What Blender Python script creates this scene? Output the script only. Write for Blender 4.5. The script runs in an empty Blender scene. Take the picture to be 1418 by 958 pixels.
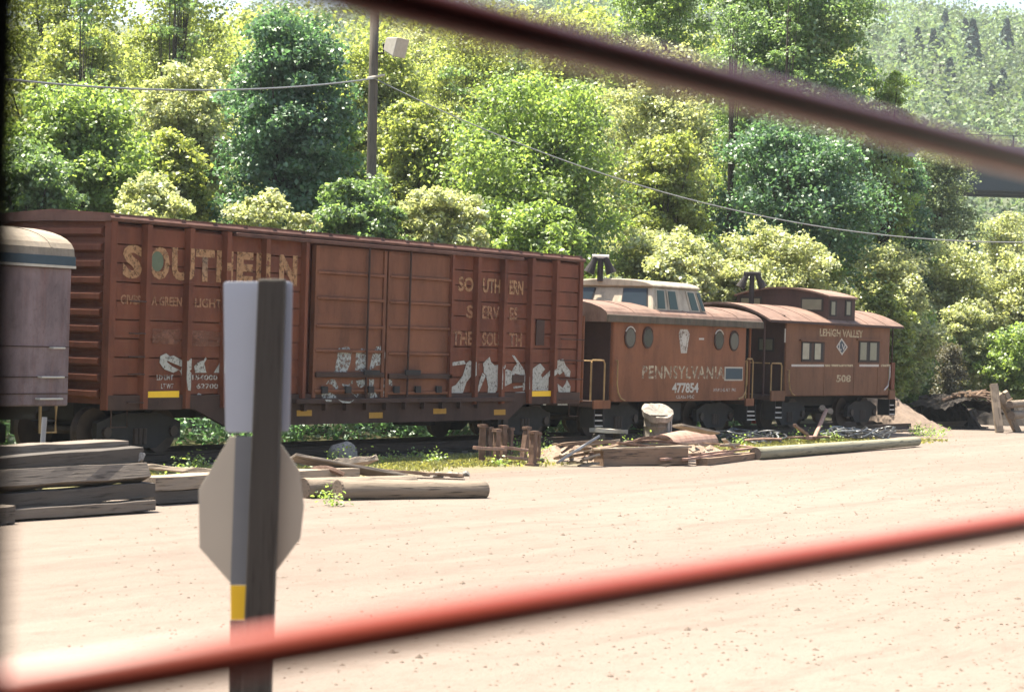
import bpy, bmesh, math, random
import numpy as np
from mathutils import Vector, Matrix
R = math.radians
random.seed(7)
RNG = np.random.default_rng(11)
scene = bpy.context.scene
COL = scene.collection

# ------------------------------------------------------------------ camera
FPX, CX, CY = 3000.0, 709.0, 479.0          # focal length and centre in photo pixels
ROLL, PITCH, YAW = 0.030, 9.0 / 3000.0, math.atan(1991.0 / 3000.0)
CAM = Vector((0, 0, 2.5))
Fw = Vector((math.cos(YAW) * math.cos(PITCH), math.sin(YAW) * math.cos(PITCH), -math.sin(PITCH)))
Rt = Vector((math.sin(YAW), -math.cos(YAW), 0))
Up = Rt.cross(Fw)
Rc = math.cos(ROLL) * Rt + math.sin(ROLL) * Up
Uc = -math.sin(ROLL) * Rt + math.cos(ROLL) * Up
cd = bpy.data.cameras.new('camera')
cam = bpy.data.objects.new('camera', cd)
COL.objects.link(cam)
cam.matrix_world = Matrix(((Rc.x, Uc.x, -Fw.x, CAM.x), (Rc.y, Uc.y, -Fw.y, CAM.y), (Rc.z, Uc.z, -Fw.z, CAM.z), (0, 0, 0, 1)))
cd.sensor_width = 36.0
cd.lens = 36.0 * FPX / 1418.0
cd.clip_start = 0.05
cd.clip_end = 6000
cd.dof.use_dof = True
cd.dof.focus_distance = 46.0
cd.dof.aperture_fstop = 3.6
scene.camera = cam

# ------------------------------------------------------------------ sky, sun, exposure
SUN_EL, SUN_AZ = R(71), R(-4)               # azimuth measured from +Y towards +X
world = bpy.data.worlds.new('World')
scene.world = world
world.use_nodes = True
wn = world.node_tree
bg = wn.nodes['Background']
sky = wn.nodes.new('ShaderNodeTexSky')
sky.sky_type = 'NISHITA'
sky.sun_disc = False
sky.sun_elevation = SUN_EL
sky.sun_rotation = SUN_AZ
sky.dust_density = 3.0
sky.air_density = 1.2
wn.links.new(sky.outputs['Color'], bg.inputs['Color'])
bg.inputs['Strength'].default_value = 0.08
sl = bpy.data.lights.new('sun', 'SUN')
sl.energy = 5.0
sl.angle = R(0.55)
sl.color = (1.0, 0.93, 0.80)
sun = bpy.data.objects.new('sun', sl)
COL.objects.link(sun)
SDIR = Vector((math.sin(SUN_AZ) * math.cos(SUN_EL), math.cos(SUN_AZ) * math.cos(SUN_EL), math.sin(SUN_EL)))
sun.rotation_euler = SDIR.to_track_quat('Z', 'Y').to_euler()
sun.location = (0, 0, 60)
scene.view_settings.view_transform = 'Standard'
scene.view_settings.look = 'None'
scene.view_settings.gamma = 1.0
scene.view_settings.exposure = 2.0
scene.cycles.max_bounces = 7
scene.cycles.diffuse_bounces = 4
scene.cycles.transmission_bounces = 6
scene.cycles.transparent_max_bounces = 10
scene.cycles.volume_bounces = 0

# ------------------------------------------------------------------ photo pixel -> place
def ray(px, py):
    dx, dy = px - CX, py - CY
    h = dx * math.cos(ROLL) + dy * math.sin(ROLL)
    v = -dx * math.sin(ROLL) + dy * math.cos(ROLL)
    return Fw + (h / FPX) * Rt - (v / FPX) * Up
def on_y(px, py, y):
    d = ray(px, py); return CAM + d * (y / d.y)
def on_z(px, py, z=0.0):
    d = ray(px, py); return CAM + d * ((z - CAM.z) / d.z)
def on_d(px, py, depth):
    return CAM + ray(float(px), float(py)) * float(depth)
def on_x(px, py, x):
    d = ray(px, py); return CAM + d * (x / d.x)

YS = 26.73                                   # plane of the cars' near sides
YF = YS + 3.0
YM = YS + 1.5
RAILZ = 0.22
def X(px, py=470, y=YS): return on_y(px, py, y).x
def Z(px, py, y=YS): return on_y(px, py, y).z

# ------------------------------------------------------------------ materials
MATS = {}
def newmat(name):
    m = bpy.data.materials.new(name); m.use_nodes = True
    MATS[name] = m
    nt = m.node_tree
    return m, nt, nt.nodes['Principled BSDF'], nt.nodes['Material Output']
def N(nt, t, **kw):
    n = nt.nodes.new(t)
    for k, v in kw.items(): setattr(n, k, v)
    return n
def noise(nt, scale, detail=4, rough=0.6, stretch=(1, 1, 1), coord='P', off=(0, 0, 0)):
    if coord == 'P':
        g = N(nt, 'ShaderNodeNewGeometry'); src = g.outputs['Position']
    else:
        g = N(nt, 'ShaderNodeTexCoord'); src = g.outputs['Object']
    mp = N(nt, 'ShaderNodeMapping')
    mp.inputs['Scale'].default_value = stretch
    mp.inputs['Location'].default_value = off
    nt.links.new(src, mp.inputs['Vector'])
    n = N(nt, 'ShaderNodeTexNoise')
    n.inputs['Scale'].default_value = scale
    n.inputs['Detail'].default_value = detail
    n.inputs['Roughness'].default_value = rough
    nt.links.new(mp.outputs[0], n.inputs['Vector'])
    return n.outputs['Fac']
def ramp(nt, fac, stops):
    r = N(nt, 'ShaderNodeValToRGB')
    e = r.color_ramp.elements
    while len(e) < len(stops): e.new(0.5)
    for i, (p, c) in enumerate(stops):
        e[i].position = p; e[i].color = (*c, 1) if len(c) == 3 else c
    nt.links.new(fac, r.inputs['Fac'])
    return r.outputs['Color']
def mix(nt, fac, a, b, mode='MIX'):
    m = N(nt, 'ShaderNodeMix', data_type='RGBA', blend_type=mode)
    for sock, v in ((0, fac), (6, a), (7, b)):
        if isinstance(v, (int, float)): m.inputs[sock].default_value = v
        elif isinstance(v, tuple): m.inputs[sock].default_value = (*v, 1)
        else: nt.links.new(v, m.inputs[sock])
    return m.outputs[2]
def bump(nt, p, fac, strength=0.3, dist=0.02):
    b = N(nt, 'ShaderNodeBump')
    b.inputs['Strength'].default_value = strength
    b.inputs['Distance'].default_value = dist
    nt.links.new(fac, b.inputs['Height'])
    nt.links.new(b.outputs[0], p.inputs['Normal'])
def paint(name, base, worn, rust, rough=0.7, scale=1.0, streak=0.5, rustamt=0.45, spec=0.25):
    m, nt, p, o = newmat(name)
    f1 = noise(nt, 1.1 * scale, 5, 0.6)
    f2 = noise(nt, 5.0 * scale, 4, 0.65, (1, 1, 0.12))
    f3 = noise(nt, 14.0 * scale, 5, 0.7)
    c = mix(nt, ramp(nt, f1, [(0.3, (0, 0, 0)), (0.7, (1, 1, 1))]), base, worn)
    c = mix(nt, ramp(nt, f2, [(0.48, (0, 0, 0)), (0.75, (streak,) * 3)]), c, rust)
    c = mix(nt, ramp(nt, f3, [(0.56, (0, 0, 0)), (0.7, (rustamt,) * 3)]), c, tuple(x * 0.45 for x in rust))
    f4 = noise(nt, 2.3 * scale, 6, 0.7, (1, 1, 0.30), 'P', (7, 3, 1))
    c = mix(nt, ramp(nt, f4, [(0.45, (0, 0, 0)), (0.72, (0.72,) * 3)]), c, tuple(x * 0.42 for x in base))
    f5 = noise(nt, 0.7 * scale, 4, 0.6, (1, 1, 1), 'P', (1, 9, 4))
    c = mix(nt, ramp(nt, f5, [(0.50, (0, 0, 0)), (0.75, (0.45,) * 3)]), c, tuple(min(1, x * 1.55) for x in worn))
    nt.links.new(c, p.inputs['Base Color'])
    p.inputs['Roughness'].default_value = rough
    p.inputs['Specular IOR Level'].default_value = spec
    bump(nt, p, f3, 0.25, 0.01)
    return m
def plain(name, col, rough=0.7, metal=0.0, var=0.25, scale=9.0, spec=0.3):
    m, nt, p, o = newmat(name)
    f = noise(nt, scale, 4)
    c = mix(nt, f, tuple(x * (1 - var) for x in col), tuple(min(1, x * (1 + var)) for x in col))
    nt.links.new(c, p.inputs['Base Color'])
    p.inputs['Roughness'].default_value = rough
    p.inputs['Metallic'].default_value = metal
    p.inputs['Specular IOR Level'].default_value = spec
    return m
def wood(name, a, b, crack=(0.03, 0.025, 0.02), stretch=(0.25, 6, 6), rough=0.85):
    m, nt, p, o = newmat(name)
    f1 = noise(nt, 2.2, 6, 0.65, stretch, 'O')
    f2 = noise(nt, 7.0, 4, 0.6, stretch, 'O', (3, 1, 5))
    f3 = noise(nt, 1.2, 3, 0.6, (1, 1, 1), 'P')
    c = mix(nt, f1, a, b)
    c = mix(nt, ramp(nt, f3, [(0.35, (0.0,) * 3), (0.7, (0.55,) * 3)]), c, tuple(x * 0.6 for x in b))
    c = mix(nt, ramp(nt, f2, [(0.56, (0, 0, 0)), (0.66, (0.9,) * 3)]), c, crack)
    nt.links.new(c, p.inputs['Base Color'])
    p.inputs['Roughness'].default_value = rough
    p.inputs['Specular IOR Level'].default_value = 0.2
    bump(nt, p, f2, 0.5, 0.02)
    return m
def faded(name, col, keep=0.5, scale=9.0, soft=0.12, stretch=(1, 1, 1)):
    """weathered lettering paint: flakes away where the noise says so"""
    m, nt, p, o = newmat(name)
    f = noise(nt, scale, 6, 0.7, stretch)
    a = ramp(nt, f, [(max(0, 1 - keep - soft), (0, 0, 0)), (min(1, 1 - keep + soft), (1, 1, 1))])
    nt.links.new(a, p.inputs['Alpha'])
    f2 = noise(nt, 6, 3)
    nt.links.new(mix(nt, f2, tuple(x * 0.75 for x in col), col), p.inputs['Base Color'])
    p.inputs['Roughness'].default_value = 0.8
    return m
def leafmat(name, col, trans=0.45, tcol=None, gloss=0.10):
    m, nt, p, o = newmat(name)
    nt.nodes.remove(p)
    at = N(nt, 'ShaderNodeAttribute', attribute_name='tint')
    c = mix(nt, 1.0, col, at.outputs['Color'], 'MULTIPLY')
    tc = mix(nt, 1.0, tcol or (min(1, col[0] * 2.1), min(1, col[1] * 2.1), col[2] * 1.2), at.outputs['Color'], 'MULTIPLY')
    d = N(nt, 'ShaderNodeBsdfDiffuse'); t = N(nt, 'ShaderNodeBsdfTranslucent'); g = N(nt, 'ShaderNodeBsdfGlossy')
    g.inputs['Roughness'].default_value = 0.5
    g.inputs['Color'].default_value = (0.85, 0.9, 0.8, 1)
    nt.links.new(c, d.inputs['Color']); nt.links.new(tc, t.inputs['Color'])
    s1 = N(nt, 'ShaderNodeMixShader'); s1.inputs[0].default_value = trans
    s2 = N(nt, 'ShaderNodeMixShader'); s2.inputs[0].default_value = gloss
    nt.links.new(d.outputs[0], s1.inputs[1]); nt.links.new(t.outputs[0], s1.inputs[2])
    nt.links.new(s1.outputs[0], s2.inputs[1]); nt.links.new(g.outputs[0], s2.inputs[2])
    nt.links.new(s2.outputs[0], o.inputs['Surface'])
    return m

BOX = paint('boxcar_paint', (0.1249, 0.0382, 0.0193), (0.1544, 0.0499, 0.0243), (0.1616, 0.0624, 0.0273), 0.75, 1.0, 0.45, 0.35)
DOORP = paint('door_paint', (0.147, 0.0558, 0.0279), (0.1727, 0.069, 0.034), (0.1103, 0.0426, 0.0219), 0.75, 1.0, 0.3, 0.3)
SILLP = paint('sill_paint', (0.0502, 0.0276, 0.0201), (0.0652, 0.0351, 0.0251), (0.0502, 0.0251, 0.0176), 0.8)
BOXROOF = paint('boxcar_roof_paint', (0.0752, 0.0301, 0.0211), (0.1204, 0.0602, 0.0426), (0.1003, 0.0451, 0.0251), 0.7)
PRRP = paint('tuscan_caboose_paint', (0.1826, 0.0673, 0.0295), (0.2064, 0.0793, 0.0349), (0.1429, 0.0535, 0.0246), 0.72, 0.8, 0.3, 0.25)
LVP = paint('brown_caboose_paint', (0.1397, 0.0624, 0.0303), (0.1616, 0.072, 0.0352), (0.1028, 0.0515, 0.0303), 0.75, 0.8, 0.4, 0.25)
LVDK = paint('brown_cupola_paint', (0.0527, 0.0281, 0.0226), (0.0627, 0.0341, 0.0266), (0.0451, 0.0251, 0.0201), 0.75, 0.8)
CROOF = paint('caboose_roof_paint', (0.1477, 0.0903, 0.0657), (0.186, 0.1204, 0.0903), (0.1423, 0.0711, 0.0438), 0.75, 1.2)
EAVE = paint('eave_paint', (0.076, 0.0646, 0.0456), (0.1064, 0.0836, 0.0608), (0.1216, 0.0608, 0.0342), 0.8, 2.0)
CREAM = paint('cream_paint', (0.3393, 0.2845, 0.2079), (0.3721, 0.3174, 0.2408), (0.2736, 0.2079, 0.1368), 0.7, 1.5, 0.3, 0.25)
GREYP = paint('faded_grey_paint', (0.15, 0.1074, 0.1108), (0.195, 0.1411, 0.1444), (0.15, 0.0706, 0.0571), 0.75, 1.2, 0.7, 0.4)
COACHROOF = paint('coach_roof_paint', (0.2517, 0.2079, 0.1532), (0.197, 0.1587, 0.1149), (0.1204, 0.104, 0.0876), 0.7, 1.8, 0.5, 0.4)
DKBLUE = plain('dark_blue_trim', (0.03, 0.05, 0.065), 0.6)
PALETRIM = plain('pale_trim', (0.40, 0.36, 0.30), 0.7)
IRON = plain('dark_iron', (0.030, 0.026, 0.024), 0.85, 0, 0.4, 6)
WHEEL = plain('rusty_wheel', (0.055, 0.038, 0.03), 0.7, 0, 0.4, 6)
GOLD = paint('worn_yellow_rail', (0.304, 0.1824, 0.0722), (0.3496, 0.2356, 0.1064), (0.1824, 0.0836, 0.038), 0.7, 3.0)
WHITEP = plain('worn_white', (0.46, 0.42, 0.37), 0.75)
YELLOW = plain('yellow_reflector', (0.80, 0.48, 0.02), 0.5, 0, 0.06)
ORANGE = plain('faded_amber_plate', (0.38, 0.20, 0.03), 0.7, 0, 0.25, 14)
REDP = plain('red_panel', (0.45, 0.045, 0.03), 0.6)
GLASS = plain('dark_window_glass', (0.010, 0.012, 0.012), 0.25, 0, 0.2, 4, 0.3)
GLASSB = plain('blue_window_glass', (0.016, 0.024, 0.030), 0.25, 0, 0.3, 2, 0.25)
GLASSG = plain('tree_green_pane', (0.014, 0.030, 0.012), 0.3, 0, 0.5, 5, 0.25)  # green of the trees beyond put into the opaque pane colour
GLASSP = plain('dusty_window_glass', (0.13, 0.125, 0.085), 0.35, 0, 0.35, 5, 0.5)
BLIND = plain('pale_window_blind', (0.32, 0.29, 0.21), 0.7, 0, 0.3, 8)
STEEL = plain('grey_steel', (0.22, 0.22, 0.22), 0.5, 0.4)
SKYBACK = plain('skylit_galvanised_back', (0.36, 0.37, 0.40), 0.5, 0.25, 0.06, 3)  # bluish tint is skylight on the shaded plate, put into its colour
TANBACK = plain('bounce_lit_aluminium_back', (0.42, 0.365, 0.285), 0.55, 0.2, 0.06, 3)  # tan tint is light bounced off the dirt, put into the plate colour
RUSTM = paint('rusty_steel', (0.1216, 0.0684, 0.0456), (0.1748, 0.114, 0.0836), (0.0912, 0.038, 0.0228), 0.85, 4.0)
RUSTPINK = paint('rusty_sheet', (0.2584, 0.152, 0.1102), (0.304, 0.1976, 0.152), (0.152, 0.0684, 0.0456), 0.8, 2.0)
TIEWOOD = wood('grey_sleeper_wood', (0.0471, 0.0433, 0.0377), (0.1131, 0.0942, 0.0777))
TIEPALE = wood('pale_sleeper_wood', (0.1292, 0.1085, 0.0872), (0.2196, 0.1776, 0.1389))
BOARD = wood('weathered_board', (0.228, 0.1786, 0.1292), (0.3344, 0.2698, 0.2014))
BOARDBR = wood('brown_board', (0.152, 0.095, 0.0608), (0.2584, 0.1748, 0.1178))
LOGW = wood('debarked_log', (0.1588, 0.1213, 0.0866), (0.2671, 0.213, 0.1588))
CUTEND = wood('cut_log_end', (0.1216, 0.0912, 0.0684), (0.1976, 0.152, 0.114), stretch=(4, 4, 4))
POSTW = wood('dark_post_wood', (0.0342, 0.0304, 0.0258), (0.076, 0.0646, 0.0517), stretch=(5, 5, 0.3))
POLEW = wood('utility_pole_wood', (0.0836, 0.0722, 0.057), (0.1444, 0.1254, 0.0988), stretch=(5, 5, 0.25))
CONDUIT = wood('pale_pole', (0.20, 0.185, 0.125), (0.30, 0.275, 0.195))
ROCKM = wood('grey_rock', (0.152, 0.1406, 0.1254), (0.2888, 0.266, 0.2356), stretch=(4, 4, 4))
CABLE = plain('black_cable', (0.035, 0.035, 0.035), 0.35, 0, 0.4, 8, 0.6)
CABLEG = plain('grey_cable', (0.20, 0.205, 0.20), 0.4, 0, 0.3, 8, 0.5)
BARK = wood('bark', (0.0342, 0.0289, 0.0213), (0.0836, 0.0684, 0.0494), stretch=(4, 4, 0.6))
GUARDK = plain('shade_dark_guard_paint', (0.105, 0.030, 0.030), 0.30, 0, 0.08, 3, 1.0)  # shadow on the upper bar put into a darker guard red
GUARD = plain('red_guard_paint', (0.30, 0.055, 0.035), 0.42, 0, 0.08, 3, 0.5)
BLACKP = plain('black_frame_paint', (0.012, 0.012, 0.013), 0.7)
COACHP = plain('coach_floor_paint', (0.12, 0.03, 0.03), 0.7)
DRUM = paint('old_drum', (0.1292, 0.1102, 0.0874), (0.19, 0.1634, 0.133), (0.076, 0.0532, 0.0342), 0.8, 4.0)
SOIL = plain('shade_dark_soil', (0.022, 0.017, 0.013), 0.95, 0, 0.5, 8)  # near-black: shade of the hollow put into the soil colour
CONC = plain('bridge_concrete', (0.24, 0.25, 0.25), 0.85)
GIRDER = plain('bridge_girder_paint', (0.035, 0.045, 0.05), 0.7)
LT_OR = faded('faded_ochre_lettering', (0.37, 0.20, 0.09), 0.60, 10.0, 0.16)
LT_OR2 = faded('very_faded_ochre_lettering', (0.32, 0.155, 0.075), 0.58, 8.0, 0.16)
LT_W = faded('faded_white_lettering', (0.46, 0.41, 0.35), 0.56, 20.0, 0.1)
LT_W2 = faded('flaking_cream_lettering', (0.46, 0.36, 0.22), 0.60, 12.0, 0.14)
LT_PR = faded('flaked_cream_name', (0.46, 0.37, 0.25), 0.53, 6.0, 0.12)
LT_SOLID = faded('white_number_paint', (0.50, 0.45, 0.39), 0.68, 22.0, 0.1)
GRAF = faded('white_graffiti_paint', (0.40, 0.39, 0.34), 0.62, 15.0, 0.12)
GRAF2 = faded('thin_graffiti_paint', (0.36, 0.37, 0.34), 0.53, 12.0, 0.10)
PATCH = faded('faded_paint_patch', (0.20, 0.082, 0.045), 0.52, 4.0, 0.15)
GREENDOT = plain('green_dot_paint', (0.10, 0.125, 0.075), 0.7, 0, 0.2)
BLUELOGO = plain('dark_blue_logo', (0.03, 0.045, 0.06), 0.6)

# ------------------------------------------------------------------ mesh builder
WO = {}
class MB:
    def __init__(s): s.v = []; s.f = []
    def add(s, vs, fs):
        b = len(s.v); s.v += [tuple(v) for v in vs]; s.f += [tuple(i + b for i in f) for f in fs]; return s
    def box(s, x0, x1, y0, y1, z0, z1):
        return s.add([(x0, y0, z0), (x1, y0, z0), (x1, y1, z0), (x0, y1, z0), (x0, y0, z1), (x1, y0, z1), (x1, y1, z1), (x0, y1, z1)],
                     [(0, 3, 2, 1), (4, 5, 6, 7), (0, 1, 5, 4), (1, 2, 6, 5), (2, 3, 7, 6), (3, 0, 4, 7)])
    def tube(s, pts, r, n=8, caps=True, up=None):
        pts = [Vector(p) for p in pts]
        rs = r if isinstance(r, (list, tuple)) else [r] * len(pts)
        vs = []; m = len(pts)
        for i, p in enumerate(pts):
            t = (pts[min(i + 1, m - 1)] - pts[max(i - 1, 0)]).normalized()
            ref = Vector((0, 0, 1)) if abs(t.z) < 0.95 else Vector((1, 0, 0))
            a = t.cross(ref).normalized(); b = a.cross(t)
            for k in range(n):
                an = 2 * math.pi * k / n
                vs.append(p + rs[i] * (math.cos(an) * a + math.sin(an) * b))
        fs = [(i * n + k, i * n + (k + 1) % n, (i + 1) * n + (k + 1) % n, (i + 1) * n + k) for i in range(m - 1) for k in range(n)]
        if caps: fs += [tuple(range(n - 1, -1, -1)), tuple(range((m - 1) * n, m * n))]
        return s.add(vs, fs)
    def prism(s, poly, axis, a0, a1):
        """poly in the two other axes (order kept), extruded from a0 to a1 along axis"""
        n = len(poly)
        def P(u, v, w): return {'x': (w, u, v), 'y': (u, w, v), 'z': (u, v, w)}[axis]
        vs = [P(u, v, a0) for u, v in poly] + [P(u, v, a1) for u, v in poly]
        fs = [tuple(range(n)), tuple(range(2 * n - 1, n - 1, -1))] + [(i, (i + 1) % n, n + (i + 1) % n, n + i) for i in range(n)]
        return s.add(vs, fs)
    def sheet(s, pts): return s.add(pts, [tuple(range(len(pts)))])
    def build(s, name, mat, parent=None, origin=None, smooth=False, bevel=0.0, fix=True):
        me = bpy.data.meshes.new(name)
        o = Vector(WO[parent.name] if parent else (origin if origin else (0, 0, 0)))
        me.from_pydata([(v[0] - o.x, v[1] - o.y, v[2] - o.z) for v in s.v], [], s.f)
        if fix:
            bm = bmesh.new(); bm.from_mesh(me); bmesh.ops.recalc_face_normals(bm, faces=bm.faces); bm.to_mesh(me); bm.free()
        if smooth:
            me.polygons.foreach_set('use_smooth', [True] * len(me.polygons))
        me.materials.append(mat)
        ob = bpy.data.objects.new(name, me); COL.objects.link(ob)
        if parent: ob.parent = parent
        else: ob.location = o
        WO[ob.name] = tuple(o)
        if bevel:
            b = ob.modifiers.new('bevel', 'BEVEL'); b.width = bevel; b.segments = 2; b.limit_method = 'ANGLE'
        if smooth == 'auto':
            pass
        return ob
def tag(o, label=None, cat=None, group=None, kind=None):
    if label: o['label'] = label
    if cat: o['category'] = cat
    if group: o['group'] = group
    if kind: o['kind'] = kind
    return o
def thing(name, label, cat, loc, group=None):
    o = bpy.data.objects.new(name, None); o.empty_display_size = 0.2
    COL.objects.link(o); o.location = loc; WO[o.name] = tuple(loc)
    return tag(o, label, cat, group)
def piece(name, mesh, parent, loc):
    """an object that shares mesh data, at world position loc"""
    ob = bpy.data.objects.new(name, mesh); COL.objects.link(ob); ob.parent = parent
    p = WO[parent.name]; ob.location = (loc[0] - p[0], loc[1] - p[1], loc[2] - p[2]); WO[ob.name] = tuple(loc)
    return ob
def shared(name, mb, mat):
    me = bpy.data.meshes.new(name); me.from_pydata(mb.v, [], mb.f); me.materials.append(mat); return me
def boxp(name, mat, parent, x0, x1, y0, y1, z0, z1, bevel=0.0):
    return MB().box(x0, x1, y0, y1, z0, z1).build(name, mat, parent, bevel=bevel)

def text_part(name, body, x0, x1, z0, z1, y, mat, parent, bold=0.0, space=1.0):
    cu = bpy.data.curves.new('t', 'FONT'); cu.body = body; cu.size = 1.0; cu.offset = bold; cu.space_character = space
    cu.resolution_u = 3
    to = bpy.data.objects.new('t', cu); COL.objects.link(to)
    dg = bpy.context.evaluated_depsgraph_get()
    me = bpy.data.meshes.new_from_object(to.evaluated_get(dg))
    bpy.data.objects.remove(to); bpy.data.curves.remove(cu)
    n = len(me.vertices); co = np.empty(n * 3); me.vertices.foreach_get('co', co); co = co.reshape(-1, 3)
    lo, hi = co.min(0), co.max(0)
    u = (co[:, 0] - lo[0]) / (hi[0] - lo[0]); v = (co[:, 1] - lo[1]) / (hi[1] - lo[1])
    o = WO[parent.name]
    out = np.stack([x0 + u * (x1 - x0) - o[0], np.full(n, y - o[1]), z0 + v * (z1 - z0) - o[2]], 1)
    me.vertices.foreach_set('co', out.ravel())
    me.materials.clear(); me.materials.append(mat); me.name = name
    ob = bpy.data.objects.new(name, me); COL.objects.link(ob); ob.parent = parent; WO[ob.name] = tuple(o)
    return ob
def decal(name, polys, mat, parent, y):
    """painted shapes given in photo pixels, laid on the plane y"""
    for poly in polys:
        ob = MB().sheet([on_y(px, py, y) for px, py in poly]).build(name, mat, parent, fix=False)
    return ob

# ================================================================== SETTING
def hmap(x, y):
    """relief of the yard (metres); track bed and lot nearly level"""
    h = 0.035 * math.sin(x * 0.31 + 1.3) * math.sin(y * 0.43) + 0.02 * math.sin(x * 1.3 + y * 0.7) * math.sin(y * 1.7 - x * 0.4)
    h += 0.010 * math.sin(x * 3.1 - y * 2.3) * math.sin(y * 4.1 + x)
    # wheel ruts along the lot
    for c, w in ((17.5, 0.25), (19.2, 0.25), (13.0, 0.22), (14.6, 0.22)):
        yy = c + 0.35 * math.sin(x * 0.12)
        h -= 0.018 * math.exp(-((y - yy) / w) ** 2)
    k = min(1, max(0, (y - 16.5) / 3.0)); h *= (1 - 0.85 * k)
    if y > 32: h += 0.05 * (min(y, 60) - 32)
    return h
def lines(lo, hi, f0, f1, step, g=1.35):
    a = list(np.arange(f0, f1 + step * 0.5, step))
    s = step; v = f1
    while v < hi: s *= g; v += s; a.append(min(v, hi))
    s = step; v = f0
    while v > lo: s *= g; v -= s; a.insert(0, max(v, lo))
    return a
gx = lines(-120, 1300, 8, 80, 0.36); gy = lines(-200, 1000, 6, 34, 0.22)
gv = [(x, y, hmap(x, y)) for y in gy for x in gx]
nx = len(gx)
gf = [(j * nx + i, j * nx + i + 1, (j + 1) * nx + i + 1, (j + 1) * nx + i) for j in range(len(gy) - 1) for i in range(nx - 1)]
def ground_mat():
    m, nt, p, o = newmat('dirt_ground')
    n1 = noise(nt, 0.22, 5, 0.6, (0.35, 1.0, 1))
    n2 = noise(nt, 2.6, 7, 0.72, (0.75, 1.0, 1))
    n4 = noise(nt, 0.8, 6, 0.68, (0.16, 1.5, 1))
    n3 = noise(nt, 26.0, 4, 0.7)
    c = mix(nt, ramp(nt, n1, [(0.35, (0, 0, 0)), (0.68, (1, 1, 1))]), (0.182, 0.148, 0.122), (0.154, 0.124, 0.102))
    c = mix(nt, ramp(nt, n2, [(0.50, (0, 0, 0)), (0.74, (0.6,) * 3)]), c, (0.118, 0.091, 0.073))
    c = mix(nt, ramp(nt, n4, [(0.52, (0, 0, 0)), (0.62, (0.55,) * 3)]), c, (0.134, 0.107, 0.088))
    c = mix(nt, ramp(nt, n4, [(0.36, (0.5,) * 3), (0.44, (0, 0, 0))]), c, (0.195, 0.160, 0.132))
    c = mix(nt, ramp(nt, n3, [(0.57, (0, 0, 0)), (0.70, (0.65,) * 3)]), c, (0.11, 0.08, 0.06))
    # mossy turf that grows along the siding and behind it
    g = N(nt, 'ShaderNodeNewGeometry'); sx = N(nt, 'ShaderNodeSeparateXYZ'); nt.links.new(g.outputs['Position'], sx.inputs[0])
    def mr(sock, a, b):
        r = N(nt, 'ShaderNodeMapRange'); r.inputs[1].default_value = a; r.inputs[2].default_value = b; nt.links.new(sock, r.inputs[0]); return r.outputs[0]
    def mul(a, b):
        q = N(nt, 'ShaderNodeMath', operation='MULTIPLY'); nt.links.new(a, q.inputs[0]); nt.links.new(b, q.inputs[1]); return q.outputs[0]
    k = mul(mr(sx.outputs[1], 22.6, 24.4), mr(sx.outputs[0], 56.0, 46.0))
    ng = noise(nt, 1.1, 5, 0.7)
    k = mul(k, ramp(nt, ng, [(0.30, (0, 0, 0)), (0.52, (1, 1, 1))]))
    turf = mix(nt, n2, (0.13, 0.128, 0.045), (0.19, 0.175, 0.078))
    c = mix(nt, k, c, turf)
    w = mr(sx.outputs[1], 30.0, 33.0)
    c = mix(nt, w, c, (0.035, 0.035, 0.02))  # ground behind the siding darkened, tree shade put into its colour
    nt.links.new(c, p.inputs['Base Color'])
    p.inputs['Roughness'].default_value = 0.95
    p.inputs['Specular IOR Level'].default_value = 0.08
    a = N(nt, 'ShaderNodeMath', operation='ADD'); nt.links.new(n2, a.inputs[0]); nt.links.new(n3, a.inputs[1])
    bump(nt, p, a.outputs[0], 0.5, 0.05)
    return m
gm = MB(); gm.v = gv; gm.f = gf
ground = gm.build('ground', ground_mat(), fix=False, smooth=True)
tag(ground, 'bright beige dirt yard with ruts and scattered stones', 'ground', kind='structure')

# ---- railway track under the cars
track = thing('railway_track', 'old siding track that the brown rail cars stand on', 'track', (20, YM, 0)); tag(track, kind='structure')
for yy in (YM - 0.7175, YM + 0.7175):
    prof = [(yy - .07, .05), (yy + .07, .05), (yy + .07, .065), (yy + .012, .085), (yy + .012, .17), (yy + .035, .185), (yy + .035, RAILZ), (yy - .035, RAILZ), (yy - .035, .185), (yy - .012, .17), (yy - .012, .085), (yy - .07, .065)]
    MB().prism(prof, 'x', 8, 70).build('rail', WHEEL, track)
tie_mesh = shared('tie', MB().box(-.11, .11, -1.3, 1.3, -.12, .05), TIEWOOD)
for i in range(112): piece('tie', tie_mesh, track, (8.6 + 0.55 * i, YM, random.uniform(-.01, 0)))

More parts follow.
